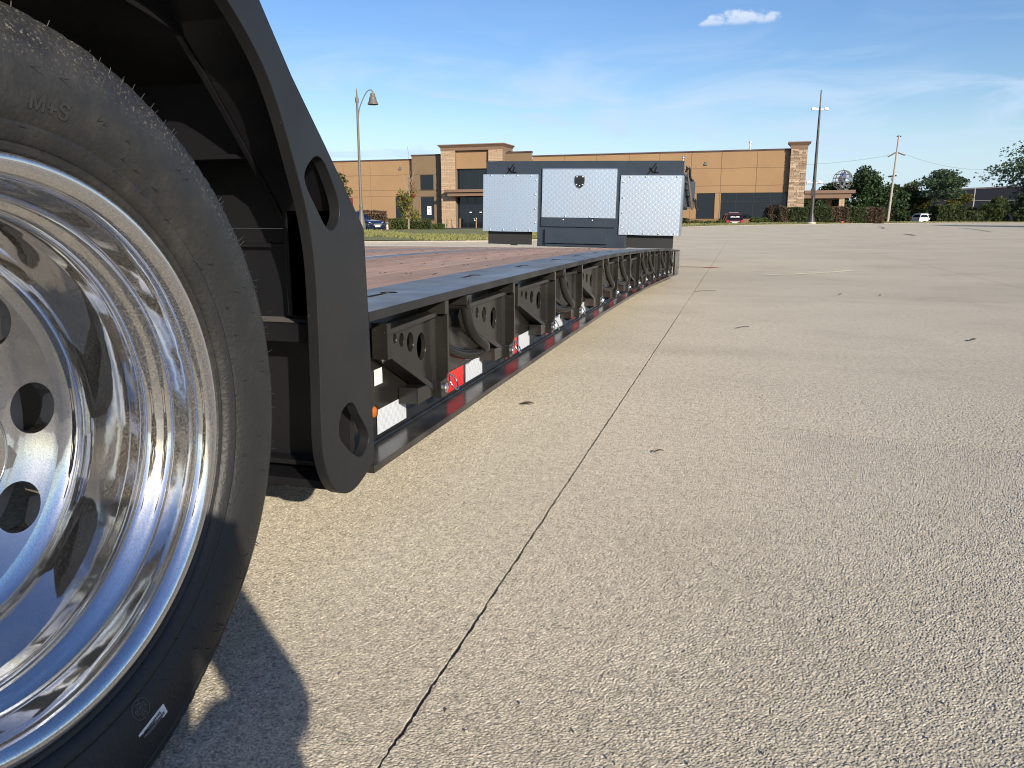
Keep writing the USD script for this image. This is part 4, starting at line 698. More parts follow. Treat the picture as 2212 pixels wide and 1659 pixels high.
# globe of open rings over the canopy
gc = A(37.9, 92., 5.31); gb = thing('globe_sculpture', gc-[0, 0, 1.15], 'open metal globe of rings with continents standing above the side canopy', 'sculpture')
RG = 1.08
for k in range(6):
    a = math.pi*k/6+.2; obj('meridian_ring', tube([gc+RG*V([math.cos(a)*math.cos(q), math.sin(a)*math.cos(q), math.sin(q)]) for q in np.linspace(0, 2*np.pi, 33)], .035, 5), GREYMETAL, gb)
for z in (-.62, -.2, .22, .64): r_ = math.sqrt(RG**2-z*z); obj('parallel_ring', tube([gc+V([r_*math.cos(q), r_*math.sin(q), z]) for q in np.linspace(0, 2*np.pi, 33)], .03, 5), GREYMETAL, gb)
def shell(lon, lat, rad, seed):
    r_ = np.random.default_rng(seed); n = 14; f = RIGHT*math.cos(lon)+(-AHEAD)*math.sin(lon); ctr = f*math.cos(lat)+V([0, 0, math.sin(lat)]); e1 = np.cross(V([0, 0, 1.]), ctr); e1 /= np.linalg.norm(e1); e2 = np.cross(ctr, e1)
    ring = [ctr + (e1*math.cos(q)+e2*math.sin(q))*rad*r_.uniform(.6, 1.2) for q in np.linspace(0, 2*np.pi, n+1)[:-1]]; P_ = V([ctr]+ring); P_ /= np.linalg.norm(P_, axis=1, keepdims=True)
    v = np.vstack([gc+P_*(RG+.01), gc+P_*(RG-.03)]); f_ = [[0, i+1, (i+1) % n+1] for i in range(n)]; m_ = trimesh.Trimesh(v, f_+[[a+n+1 for a in t[::-1]] for t in f_]+sum([[[i+1, i+n+2, (i+1) % n+n+2], [i+1, (i+1) % n+n+2, (i+1) % n+1]] for i in range(n)], []), process=False); return m_
for q_ in ((1.9, .5, .42, 1), (2.1, -.3, .3, 2), (1.0, .2, .42, 3), (.6, .65, .35, 4), (-1.2, .2, .5, 5)): obj('continent', shell(*q_), STEEL, gb)
obj('stand', cat([cyl(gc-[0, 0, 1.20], gc-[0, 0, 1.0], .14, 8), cyl(gc+[0, 0, 1.0], gc+[0, 0, 1.3], .03, 5)]), GREYMETAL, gb)
# dark metal shed far right
sd = thing('metal_shed', A(105, 172, -.4), 'dark navy metal shed with a low roof, far right behind the trees', 'building')
obj('wall', hexa([A(a, b, z) for a in (90.5, 140) for b in (172, 200) for z in (-.5, (7.0 if a < 100 else 9.4))]), NAVY, sd); obj('roof_edge', hexa([A(a, b, z0+(7.02 if a < 100 else 9.42)) for a in (90.3, 140.2) for b in (171.8, 200.2) for z0 in (0, .3)]), pm('shed_trim', (.03, .034, .045), .6), sd)
obj('rail', cat([cyl(A(93, 171.9, 5.0), A(140, 171.9, 5.4), .07, 5)]), GREYMETAL, sd)

# ------------------------------------------------------------------ vegetation
def leaves(n, pos, size, r_, flat=0., aspect=.6):
    """n leaf faces: pos(n) gives points; each face is a bent quad of two triangles"""
    c = pos(n); d = r_.normal(size=(n, 3)); d[:, 2] *= (1-flat); d /= np.linalg.norm(d, axis=1, keepdims=True); e = np.cross(d, r_.normal(size=(n, 3))); e /= np.linalg.norm(e, axis=1, keepdims=True)
    s = size*r_.uniform(.6, 1.35, (n, 1)); v = np.stack([c-d*s*.5, c+e*s*aspect*.5, c+d*s*.5, c-e*s*aspect*.5], 1).reshape(-1, 3); i = np.arange(n)[:, None]*4
    return trimesh.Trimesh(v, np.vstack([i+[0, 1, 2], i+[0, 2, 3]]), process=False)
def blobs_pos(blobs, r_, hollow=.55):
    B = V([b[:6] for b in blobs], float); w_ = (B[:, 3]*B[:, 4]*B[:, 5])**.7; w_ /= w_.sum()
    def f(n):
        k = r_.choice(len(B), n, p=w_); u = r_.normal(size=(n, 3)); u /= np.linalg.norm(u, axis=1, keepdims=True); q = r_.uniform(hollow**3, 1, (n, 1))**(1/3)*r_.normal(1, .07, (n, 1)); return B[k, :3]+u*q*B[k, 3:]
    return f
def tree(name, loc, h, w, mat, label, n=2600, leaf=.3, trunk=.12, low=.15, layers=False, seed=0, bark=BARK, group=None, nb=22):
    r_ = np.random.default_rng(seed); loc = V(loc); t = thing(name, loc, label, 'tree', group); bl = []; limbs = [tube([loc, loc+[0, 0, h*.3], loc+[r_.normal(0, .1), 0, h*.62], loc+[r_.normal(0, .2), 0, h*.9]], [trunk, trunk*.8, trunk*.5, trunk*.15], 7)]
    for k in range(nb):
        u = r_.uniform(0, 1); z = h*(low+(1-low)*u); prof = math.sin(math.pi*(.16+.80*u))**.8; a = r_.uniform(0, 2*np.pi); rad = w/2*prof*r_.uniform(.35, .82); c = loc+V([math.cos(a)*rad, math.sin(a)*rad, min(z, h*.93)]); s = w*r_.uniform(.14, .24)*(.75+.5*prof)
        bl.append([*c, s*(1.35 if layers else 1), s*(1.35 if layers else 1), s*(.38 if layers else .8)])
        if k % 2 == 0: b0 = loc+[0, 0, h*max(.15, low+(1-low)*u*.7-.05)]; limbs.append(tube([b0, (b0+c)/2+[0, 0, .1*s], c], [trunk*.4, trunk*.25, trunk*.06], 5))
    obj('trunk', cat(limbs), bark, t); obj('crown', leaves(int(n*1.7), blobs_pos(bl, r_, .35), leaf*1.22, r_, .5 if layers else .2), mat, t); return t
gz = -.22
tree('broad_tree', A(49.6, 112, gz), 8.2, 6.2, L_DARK, 'tall dark green tree between the globe and the wooden utility pole', 5200, .34, .2, .05, seed=1, nb=40)
tree('broad_tree', A(46.3, 116, gz), 6.3, 4.4, L_DARK, 'dark green tree behind the globe sculpture', 2400, .32, .15, .1, seed=2)
tree('broad_tree', A(43.2, 118, gz), 5.0, 5.0, L_MID, 'green tree seen under the side canopy', 1800, .32, .15, .0, seed=3)
tree('broad_tree', A(54.6, 114, gz), 5.9, 4.2, L_DARK, 'dark green tree right behind the wooden utility pole', 3000, .32, .15, .03, seed=4, nb=30)
tree('broad_tree', A(59.6, 121, gz), 6.3, 6.0, L_YEL, 'olive green tree behind the white car', 4200, .32, .15, .02, seed=5, nb=34)
tree('broad_tree', A(62.0, 120, gz), 5.2, 5.4, L_DARK, 'low dark tree under the airy layered tree', 3000, .32, .15, .0, seed=6)
tree('layered_tree', A(61.2, 114, gz), 8.3, 5.8, L_LOCUST, 'airy tree with flat layered branches above the clipped bush', 2700, .30, .12, .52, True, seed=7, nb=26)
tree('broad_tree', A(64.9, 116, gz), 4.8, 4.6, L_YEL, 'yellow green tree left of the dark shed', 2800, .30, .12, .02, seed=8)
tree('broad_tree', A(67.9, 112, gz), 3.9, 4.8, L_MID, 'round green bush tree in front of the dark shed', 3000, .28, .12, .02, seed=9)
tree('broad_tree', A(71.5, 110, gz), 4.6, 5.0, L_HEDGED, 'dark bushy tree at the right edge under the drooping branches', 3000, .30, .12, .02, seed=10)
tree('layered_tree', A(81.3, 118, gz), 13.0, 17., L_LOCUST, 'large drooping honey locust reaching in from the right edge', 11000, .38, .22, .30, True, seed=12, nb=52)
tree('broad_tree', A(52.4, 113, gz), 2.8, 2.4, L_BROWN, 'low brownish bush beside the foot of the wooden utility pole', 1200, .26, .08, .0, seed=13)
tree('broad_tree', A(47.5, 49.0, .1), 8.4, 7.0, L_MID, 'unseen broad tree on the right of the lot whose shadow lies across the concrete', 2600, .30, .16, .35, seed=41)  # out of view, placed for the shadow strip it casts on the lot
r_ = np.random.default_rng(91); bl = [[*A(x, 190+r_.uniform(-12, 12), r_.uniform(1, 4)), r_.uniform(4, 7), r_.uniform(4, 7), r_.uniform(3, 5.5)] for x in np.linspace(-230, -38, 60)]
solo('far_woods', leaves(9000, blobs_pos(bl, r_, .4), 1.1, r_, .2), L_MID, None, None, kind='stuff')
# young maple on the lawn
yt = A(-6.25, 48, lawn_z(-6.25, 48)); r_ = np.random.default_rng(31); ym = thing('young_maple', yt, 'young maple with yellow green leaves and bare reddish top on the lawn', 'tree')
sticks = [tube(smooth_path([yt, yt+[.03, 0, .9], yt+[.08, 0, 2.2], yt+[.1, 0, 3.2]], 10), np.linspace(.05, .012, 10), 7)]
for k in range(34):
    z = r_.uniform(.7, 2.9); a = r_.uniform(0, 6.28); L_ = r_.uniform(.5, 1.15)*(1.15-.15*z); b0 = yt+[.05, 0, z]; sticks.append(tube([b0, b0+[math.cos(a)*L_*.35, math.sin(a)*L_*.35, .4], b0+[math.cos(a)*L_*.62, math.sin(a)*L_*.62, .75+.35*r_.uniform()]], [.014, .009, .004], 4))
obj('trunk', cat(sticks), PALEBARK, ym)
bl = [[*(yt+V([r_.normal(0, .3), r_.normal(0, .3), z])), .26, .26, .26] for z in np.r_[r_.uniform(.75, 1.75, 15), r_.uniform(1.5, 2.3, 8)]]
obj('crown', leaves(900, blobs_pos(bl, r_, .2), .13, r_, .1, .8), L_YOUNG, ym); bl2 = [[*(yt+V([x, r_.normal(0, .2), z])), .2, .2, .16] for x, z in [(-.28, 1.85), (-.35, 1.7), (.45, 2.0), (.15, 2.5), (.18, 2.75), (-.1, 2.1)]]
obj('red_leaves', leaves(150, blobs_pos(bl2, r_, .2), .12, r_, .1, .8), L_RED, ym)
obj('mulch_ring', lathe_z([(0, .05), (.45, .03), (.55, -.05)], yt, 18), pm('mulch', (.13, .08, .05), .95, bump=(30, .02)), ym)
tree('small_maple', A(-11.6, 51, .1), 3.9, 2.2, L_YEL, 'small olive tree half hidden behind the trailer side plate', 1100, .15, .05, .35, seed=21)
def hedge(name, a0, a1, b, depth, z1, mat, label, n, leaf=.13, round_=.25, group=None, z0=gz, cat_='hedge'):
    r_ = np.random.default_rng(int(a0*10) % 97+5); c = A((a0+a1)/2, b, z0); t = thing(name, c, label, cat_, group); L_, H = a1-a0, z1-z0
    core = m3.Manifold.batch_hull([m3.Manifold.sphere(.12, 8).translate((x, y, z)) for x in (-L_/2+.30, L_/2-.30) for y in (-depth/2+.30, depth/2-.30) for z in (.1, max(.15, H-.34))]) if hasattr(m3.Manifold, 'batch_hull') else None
    def pos(n_):
        u = r_.uniform(-1, 1, (n_, 3)); k = r_.integers(0, 3, n_); p_ = [.5, .2, .3]; k = r_.choice(3, n_, p=[.2, .5, .3]); s = np.sign(u[np.arange(n_), k]); s[k == 2] = 1; u[np.arange(n_), k] = s
        m_ = np.maximum(np.linalg.norm(u, axis=1), 1e-6); u = u*(1-round_+round_*1.15/np.maximum(m_, 1))[:, None]*r_.normal(1, .035, (n_, 1))
        bump_ = 1+.10*(meshkit.noise(np.c_[u*2.2+a0]*1.0, 6)-.5); u = u*bump_[:, None]; q = np.c_[u[:, 0]*L_/2, u[:, 1]*depth/2, H/2+u[:, 2]*H/2]
        return c+q[:, :1]*RIGHT+q[:, 1:2]*AHEAD+np.c_[q[:, 0]*0, q[:, 0]*0, q[:, 2]]
    if core is not None:
        cm = tm(core); v = cm.vertices; cm.vertices = c+v[:, :1]*RIGHT+v[:, 1:2]*AHEAD+np.c_[v[:, 0]*0, v[:, 0]*0, v[:, 2]]; obj('inner_growth', cm, L_CORE, t)
    obj('foliage', leaves(int(n*1.5), pos, leaf*1.35, r_, .1, .7), mat, t); return t
G_ = None
hedge('clipped_hedge', 28.2, 30.3, 82, 1.6, 2.0, L_HEDGED, 'dark clipped hedge block right of the far stone pier, left of the light pole', 1800)
hedge('clipped_hedge', 30.6, 33.0, 82.6, 1.6, 2.1, L_HEDGED, 'dark green clipped hedge block just right of the tall light pole foot', 1900)
hedge('clipped_hedge', 33.0, 34.9, 83, 1.6, 2.1, L_BROWN, 'brownish clipped hedge block under the globe sculpture', 1700)
hedge('clipped_hedge', 34.9, 36.9, 83.6, 1.6, 2.1, L_HEDGED, 'green clipped hedge block under the right end of the side canopy', 1700)
hedge('clipped_hedge', 36.9, 39.2, 84.4, 1.6, 2.05, L_BROWN, 'russet hedge block at the right end of the hedge row', 1800)
hedge('clipped_bush', 54.5, 58.2, 103, 2.2, 2.65, L_HEDGED, 'big square clipped bush hiding the front of the white car', 2600, .17)
hedge('clipped_bush', 62.4, 64.8, 110, 2, 2.0, L_HEDGED, 'low dark bush between the clipped bush and the round tree', 1500, .17)
hedge('round_shrub', 26.1, 28.3, 82, 2.0, 2.2, L_BROWN, 'round leafless brown shrub in front of the wide window', 1700, .10, .6, cat_='shrub')
for k, (a0, a1, b, z1, lb) in enumerate([(16.5, 17.7, 79.5, .95, 'grey green bush right of the trailer gooseneck'), (17.9, 19.1, 79.5, .72, 'flat bright green bush, second from the gooseneck'), (19.3, 20.4, 79.5, .68, 'flat bright green bush nearest the left of the red car'), (20.8, 21.6, 80.6, .75, 'small bush half behind the red car'), (24.0, 25.1, 80, 1.0, 'square bright green bush right of the red car'), (25.4, 26.1, 81, .95, 'small green bush left of the round brown shrub')]):
    hedge('low_bush', a0, a1, b, 1.0, z1, L_HEDGE if k else L_HEDGED, lb, 650, .11, .45, cat_='bush')
hedge('brown_hedge', -14.3, -11.7, 74, 1.2, 1.6, L_BROWN, 'reddish brown clipped hedge behind the dark blue car', 1500, .11)
hedge('low_hedge', -11.9, -10.3, 77, 1.1, .92, L_HEDGE, 'bright green low hedge behind the young maple, left half', 1000, .10)
hedge('low_hedge', -10.25, -7.9, 77.4, 1.1, .90, L_HEDGE, 'bright green low hedge right of the young maple by the white sign', 1200, .10)
hedge('low_hedge', -8.1, -6.9, 81, 1.0, .42, L_HEDGE, 'lowest green hedge at the foot of the left entrance pier', 700, .10)
# long grass tufts that roughen the lawn's near edge
r_ = np.random.default_rng(77); tuft = []
NT = 16000; k_ = np.r_[r_.integers(40, 140, 6000), r_.integers(36, 62, NT-6000)]; sd_ = np.r_[r_.uniform(.16, 5., 6000), r_.uniform(.2, 27., NT-6000)]; q = edge[k_]+nrm[k_]*sd_[:, None]+r_.normal(0, .5, (NT, 2))
zz = V([lawn_z(*p_) for p_ in q]); pw = q[:, :1]*RIGHT+q[:, 1:]*AHEAD; pw[:, 2] = zz; ok = V([not LOT.buffer(.12).contains(Point(*p_)) for p_ in q]); pw = pw[ok]; n_ = len(pw)
lean = r_.normal(0, .35, (n_, 2)); hgt = r_.uniform(.05, .11, n_); ang = r_.uniform(0, 6.28, n_); wd = np.c_[np.cos(ang), np.sin(ang), np.zeros(n_)]*.05
v = np.stack([pw-wd-[0, 0, .01], pw+wd-[0, 0, .01], pw+np.c_[lean*hgt[:, None], hgt]], 1).reshape(-1, 3)
solo('grass_tufts', trimesh.Trimesh(v, np.arange(n_*3).reshape(-1, 3), process=False), GRASS, None, 'grass', kind='stuff')

# ------------------------------------------------------------------ lamp posts, pole, signs
lp = A(-8.99, 47.5, lawn_z(-8.99, 47.5)); lt = thing('street_lamp', lp, 'grey lamp post with one bell shaped lantern on a crook arm, on the lawn', 'street lamp')
obj('post', lathe_z([(0, -.1), (.23, -.1), (.23, .35), (.20, .42), (.15, .75), (.10, 1.1), (.095, 1.25), (.115, 1.3), (.115, 1.42), (.085, 1.5), (.075, 4.0), (.062, 7.2), (.10, 7.25), (.11, 7.45), (.05, 7.6), (.02, 8.0), (0, 8.05)], lp, 14), LAMPGREY, lt, smooth=40)
ap = lambda x, z: lp+RIGHT*x+V([0, 0, z]); obj('arm', tube(smooth_path([ap(.04, 6.35), ap(.12, 6.9), ap(.35, 7.45), ap(.6, 7.85), ap(.82, 7.95), ap(.92, 7.85)], 26), .030, 8), LAMPGREY, lt, smooth=True)
lh = lp+RIGHT*.92; obj('lantern', lathe_z([(0, 7.9), (.04, 7.9), (.05, 7.78), (.14, 7.74), (.14, 7.6), (.19, 7.55), (.23, 7.35), (.31, 7.18), (.31, 7.14), (.1, 7.16), (0, 7.16)], lh, 18), LAMPGREY, lt, smooth=30)
def light_pole(loc, label, group=None):
    loc = V(loc); t = thing('light_pole', loc, label, 'light pole', group)
    obj('footing', lathe_z([(0, -.3), (.42, -.3), (.42, .10), (.38, .14), (0, .14)], loc, 18), FOOTING, t)
    obj('pole', lathe_z([(0, .14), (.36, .14), (.34, .3), (.22, .75), (.17, 1.0), (.16, 3.2), (.09, 10.6), (.05, 10.9), (.035, 12.2), (0, 12.2)], loc, 14), LAMPBROWN, t, smooth=40)
    obj('control_box', box(*(loc[0]+V([-.24, .16])), *(loc[1]+V([-.2, .1])), loc[2]+2.6, loc[2]+3.3), LAMPBROWN, t)
    for z, w_ in ((10.55, .52), (3.85, .48)):
        for s in (-1, 1):
            c = loc+RIGHT*s*w_+V([0, 0, z]); obj('floodlight' if z > 5 else 'camera_housing', cat([cyl(loc+V([0, 0, z]), c, .045, 6), tube([c-RIGHT*s*.12+[0, 0, .07], c+RIGHT*s*.05+[0, 0, .05], c+RIGHT*s*.26], [.13, .15, .12], 8)]), WHITE, t)
    obj('upper_post', cyl(loc+V([0, 0, 10.7]), loc+V([0, 0, 12.25]), .055, 8), LAMPBROWN, t); return t
light_pole(A(29.0, 77.0, lawn_z(29.0, 77.0)), 'tall dark light pole with white floodlights on a round concrete footing')
tp = A(51.25, 108, -.3); tt = thing('utility_pole', tp, 'leaning pale wooden utility pole with insulators near the top', 'utility pole')
lean = lambda z: tp+RIGHT*(.06*(z-6))*.62+V([0, 0, z])
obj('pole', tube([lean(z) for z in (0, 4, 8, 12.2)], [.175, .155, .135, .11], 10), POLEWOOD, tt)
obj('top_cap', cyl(lean(12.05)-RIGHT*.3, lean(12.05)+RIGHT*.3, .07, 5), TRIM, tt)
for s in (-1, 1):
    obj('insulators', cat([tube([lean(9.9+.05)+RIGHT*s*(.1+.11*k)-[0, 0, .045*k*(1 if s > 0 else 1.6)] for k in range(3)], .03, 5)]+[ball(lean(9.95)+RIGHT*s*(.2+.14*k)-[0, 0, .05*k*(1 if s > 0 else 1.6)], .13, 1, (1, 1, .7)) for k in range(7)]), GREYMETAL, tt)
obj('crossarm', cat([cyl(lean(6.95)-RIGHT*.70-[0, 0, .08], lean(6.95)+RIGHT*.35+[0, 0, .05], .11, 6), cyl(lean(6.0)-RIGHT*.03, lean(6.9)-RIGHT*.4, .04, 5)]), TRIM, tt)
for k, (z, da, dz) in enumerate([(9.75, 1, -.5), (9.6, -1, -1.0), (6.9, -1, -.6)]):
    p0 = lean(z)+RIGHT*da*(1.1 if z > 9 else .6); p1 = p0+RIGHT*da*26+AHEAD*(20 if da > 0 else -6)+[0, 0, dz]; obj('wire', tube([p0*(1-t)+p1*t-[0, 0, 4*.9*t*(1-t)] for t in np.linspace(0, 1, 14)], .012, 4), WIRE, tt)
u2 = A(92.5, 160, -.3); solo('distant_pole', tube([u2, u2+[0, 0, 3.5], u2+[0, 0, 7.4]], [.14, .13, .1], 8), POLEWOOD, 'grey post standing at the left end of the dark shed', 'pole')
sg = A(-6.22, 60, -.12); st = thing('white_sign', sg, 'narrow white parking sign with black lettering on a post left of the entrance', 'sign')
obj('post', box(sg[0]-.03, sg[0]+.03, sg[1]-.02, sg[1]+.03, -.15, 1.9), TRIM, st); c_ = sg-AHEAD*.06
obj('panel', hexa([c_+RIGHT*x-AHEAD*y+[0, 0, z] for x in (-.15, .15) for y in (0, .012) for z in (1.28, 1.93)]), SIGNWHITE, st)
obj('print', cat([hexa([c_+RIGHT*x-AHEAD*y+[0, 0, z] for x in (x0, x1) for y in (.014, .017) for z in (z0, z1)]) for x0, x1, z0, z1 in [(-.10, -.03, 1.86, 1.90), (.0, .10, 1.86, 1.90), (-.09, .09, 1.72, 1.77), (-.08, .02, 1.60, 1.65), (.04, .1, 1.60, 1.65), (-.09, .06, 1.48, 1.52), (-.05, .09, 1.36, 1.41)]]), INK, st)
for k, (a0, o, z1, lb) in enumerate([(6.0, 3.9, .45, 'short grey stub post at the foot of the left entrance pier'), (6.65, 3.8, 1.02, 'brown bollard in front of the left entrance pier, left of a pair'), (7.0, 3.2, 1.02, 'brown bollard by the left entrance pier, right of a pair'), (8.5, 4., 1.05, 'brown bollard just left of the entrance doors'), (10.75, 4., 1.05, 'brown bollard just right of the entrance doors')]):
    c = Fp(a0, o, GB); solo('bollard', lathe_z([(0, 0), (.09, 0), (.09, z1-GB-.05), (.06, z1-GB), (0, z1-GB)], c, 12), BOLLARD if k else GREYMETAL, lb, 'bollard', smooth=40)
bc = A(-9.75, 62, -.2); bt_ = thing('path_light', bc, 'small pinkish path light post beside the dark blue car', 'path light'); obj('post', lathe_z([(0, 0), (.10, 0), (.10, .48), (.0, .48)], bc, 12), pm('path_light_body', (.45, .34, .29), .6), bt_); obj('cap', lathe_z([(0, .62), (.06, .64), (.13, .74), (.11, .82), (0, .84)], bc, 12), GREYMETAL, bt_); obj('lens', lathe_z([(.07, .48), (.07, .63), (0, .63)], bc, 12), WHITE, bt_)
rs = A(-12.7, 62, -.2); rst = thing('maroon_sign', rs, 'maroon sign board left of the lamp post behind the side plate', 'sign'); obj('post', box(rs[0]-.05, rs[0]+.05, rs[1]-.05, rs[1]+.05, -.2, 1.6), TRIM, rst); obj('panel', box(rs[0]-.5, rs[0]+.42, rs[1]-.09, rs[1]-.06, 1.35, 2.45), pm('maroon_panel', (.16, .03, .03), .5), rst)
fl = A(32.85, 79.2, .35); ft = thing('marker_flag', fl, 'tiny red utility flag on the grass before the hedge row', 'flag'); obj('wire', cyl(fl-[0, 0, .2], fl+[0, 0, .35], .01, 4), WIRE, ft); obj('cloth', hexa([fl+RIGHT*x+AHEAD*y+[0, 0, z] for x in (.0, .2) for y in (0, .01) for z in (.2, .36)]), pm('flag_red', (.6, .06, .06), .7), ft)

# ------------------------------------------------------------------ cars
def rhull(pts_, r_=.1, n=12): return m3.Manifold.batch_hull([m3.Manifold.sphere(r_, n).translate(tuple(map(float, p_))) for p_ in pts_])
def car(name, loc, heading, label, paint, L_=4.7, W_=1.85, H=1.68, belt=1.0, hood=1.02, cab=(-.46, .22, -.40, .02), rack=False, text1=None):
    """y forward; cab = (rear bottom, front bottom, rear top, front top) as fractions of the length"""
    loc = V(loc); t = thing(name, loc, label, 'car'); fy = V([-math.sin(heading), math.cos(heading), 0]); fx = V([math.cos(heading), math.sin(heading), 0])
    def P_(m):
        m = tm(m); v = m.vertices; return trimesh.Trimesh(loc+v[:, :1]*fx+v[:, 1:2]*fy+np.c_[v[:, 0]*0, v[:, 0]*0, v[:, 2]], m.faces, process=False)
    h, w_ = L_/2, W_/2
    body_ = rhull([(sx*(w_-.13-(.06 if z > .8 else 0)), y, z) for sx in (-1, 1) for y, z in ((-h+.12, .38), (-h+.14, .70), (-h+.22, belt-.12), (.2*L_, belt-.12), (h-.30, hood-.28), (h-.13, hood-.42), (h-.14, .38))], .12, 16)
    for sx in (-1, 1):
        for y in (-h*.60, h*.62): body_ = body_ - m3.Manifold.cylinder(.5, .38, .38, 24, True).rotate((0, 90, 0)).translate((sx*w_, y, .34))
    b = obj('body', P_(body_), paint, t, smooth=35)
    rb, fb, rt, ft_ = [c_*L_ for c_ in cab]
    obj('windows', P_(rhull([(sx*(w_-.19-(.14 if z > belt+.2 else 0)), y, z) for sx in (-1, 1) for y, z in ((rb+.05, belt-.1), (fb, belt-.1), (rt+.07, H-.16), (ft_, H-.16))], .06, 10)), GLASS, t, smooth=30)
    obj('roof', P_(rhull([(sx*(w_-.33), y, H-.085) for sx in (-1, 1) for y in (rt+.02, ft_-.05)], .085, 10)), paint, t, smooth=35)
    pl = []
    for sx in (-1, 1):
        for (ya, yb) in ((rb, rt), (fb, ft_), ((rb+fb)/2-.1, (rt+ft_)/2-.1)): pl.append(P_(tube([(sx*(w_-.125), ya, belt-.06), (sx*(w_-.20), (ya+yb)/2, (belt+H)/2-.04), (sx*(w_-.275), yb, H-.10)], .05, 6)))
    obj('pillars', cat(pl), paint, t)
    for sx in (-1, 1):
        for y in (-h*.60, h*.62):
            wl = obj('wheel', P_(tube([(sx*(w_-.22), y, .34), (sx*(w_-.11), y, .34), (sx*(w_-.01), y, .34)], .34, 20)), RUBBERP, t); obj('rim', P_(tube([(sx*(w_-.05), y, .34), (sx*(w_-.02), y, .34), (sx*(w_+.002), y, .34)], .22, 14)), ZINC, wl)
        obj('mirror', P_(ball((sx*(w_+.09), fb-.35, belt+.05), .12, 2, (1, .6, .75))), paint, t, smooth=True)
        obj('tail_light', P_(rhull([(sx*(w_-.14), -h+.07, z) for z in (belt-.28, belt-.10)]+[(sx*(w_-.34), -h+.05, belt-.14)], .055, 8)), REDLENS, t, smooth=True)
        obj('headlight', P_(rhull([(sx*(w_-.16), h-.18, hood-.36), (sx*(w_-.50), h-.06, hood-.40), (sx*(w_-.2), h-.14, hood-.28)], .05, 8)), CLEARLENS, t, smooth=True)
    obj('number_plate', P_(box(-.26, .26, -h-.008, -h+.1, .62, .76)), WHITE, t); obj('rear_bumper', P_(rhull([(sx*(w_-.16), -h+.05, z) for sx in (-1, 1) for z in (.38, .52)], .09, 8)), TRIM if text1 is None else paint, t, smooth=30)
    obj('grille', P_(rhull([(sx*.42, h-.02, z) for sx in (-1, 1) for z in (.48, hood-.42)], .04, 8)), TRIM, t); obj('front_plate', P_(box(-.26, .26, h+.0, h+.03, .42, .55)), WHITE, t); obj('chrome_strip', P_(box(-.48, .48, -h+.02, -h+.06, .84, .885)), ZINC, t)
    obj('grille_bars', P_(cat([box(-.40, .40, h+.012, h+.03, z, z+.025) for z in (hood-.40, hood-.46, hood-.52)])), CLEARLENS, t)
    if rack:
        obj('light_bar', P_(box(-.50, .50, -.3*L_, -.3*L_+.18, H+.06, H+.13)), GREYMETAL, t); obj('bar_feet', P_(cat([box(sx*.42-.03, sx*.42+.03, -.3*L_+.04, -.3*L_+.14, H-.03, H+.058) for sx in (-1, 1)])), TRIM, t)
    if text1:
        o1 = loc+fy*(rb-.06)+V([0, 0, belt+.20]); e_y = fy*((rt-rb)/(H-belt)*.9)+V([0, 0, 1.]); e_y /= np.linalg.norm(e_y)
        obj('window_lettering', text(text1[0], .15, .02, o1+fy*.02-fy*.06, fx, e_y), WHITE, t); obj('bumper_lettering', text(text1[1], .12, .01, loc-fy*(h+.06)+V([0, 0, .40]), fx, (0, 0, 1)), WHITE, t)
    return t
HD = YAW   # heading straight away from the camera
car('red_suv', A(22.65, 82.2, -.17), HD-.10, 'maroon security car seen from behind with white lettering on its rear window', MAROON, 4.6, 1.86, 1.64, 1.02, 1.02, rack=True, text1=('APALINE', 'SECURITY'))
car('white_suv', A(58.7, 112., .04), HD-math.radians(76), 'white car half hidden behind the clipped bush and the edge of the lot', CARWHITE, 4.7, 1.85, 1.70, 1.18, 1.1)
car('blue_car', A(-11.75, 58.8, -.14), HD-math.radians(122), 'dark blue car nose out from behind the trailer side plate', CARNAVY, 4.7, 1.86, 1.55, 1.0, 1.02)

# ------------------------------------------------------------------ litter on the concrete
for k, (x, y, L_, lb) in enumerate([(-.745, 2.80, .055, 'dark curled leaf on the faint cross joint beside the trailer rail'), (-.20, 2.30, .03, 'small dark scrap on the concrete just right of the long joint'), (-.30, 8.05, .22, 'dark twig beside the long joint near the far end of the deck'), (.05, 5.3, .10, 'dark twig lying between the two long joints'), (1.35, 5.1, .07, 'small dark leaf at the middle right of the concrete'), (.95, 8.0, .06, 'small dark pebble left of the second long joint'), (1.30, 8.0, .06, 'small dark pebble closest to the second long joint')]):
    r_ = np.random.default_rng(k); n = 7; u = np.linspace(-1, 1, n); c = V([x, y, .006]); a = .2*k; L2 = L_/2; top = np.c_[u*L2*math.cos(a), u*L2*math.sin(a), .006+.012*(1-u*u)*(.6 if L_ < .15 else .3)+.004*u]; w_ = (L_*.22)*(1-u**2*.9) if L_ < .09 else np.full(n, .006); nn = V([-math.sin(a), math.cos(a), 0])
    ms = tube(c+top, np.maximum(w_*.5, .0015), 8); v = ms.vertices; v[:, 2] = c[2]-.003+(v[:, 2]-c[2])*.7; ms.vertices = v; solo('dry_leaf', ms, DRYLEAF, lb, 'leaf', smooth=40)
r_ = np.random.default_rng(5); chips = []
for k in range(300):
    y = .75+r_.exponential(1.1); x = r_.uniform(-.45, .2+.62*y) if k % 6 else r_.uniform(-.9, -.42)
    if y > 6: continue
    s = r_.uniform(.0010, .0026); m_ = trimesh.creation.icosphere(subdivisions=0, radius=s); m_.vertices = m_.vertices*r_.uniform(.6, 1.4, 3)+[x, y, .001+s*.3]; chips.append(m_)
solo('loose_grit', cat(chips), pm('grit', (.42, .38, .31), .9, var=(90., (.25, .22, .19), .4, .6)), None, 'grit', kind='stuff')

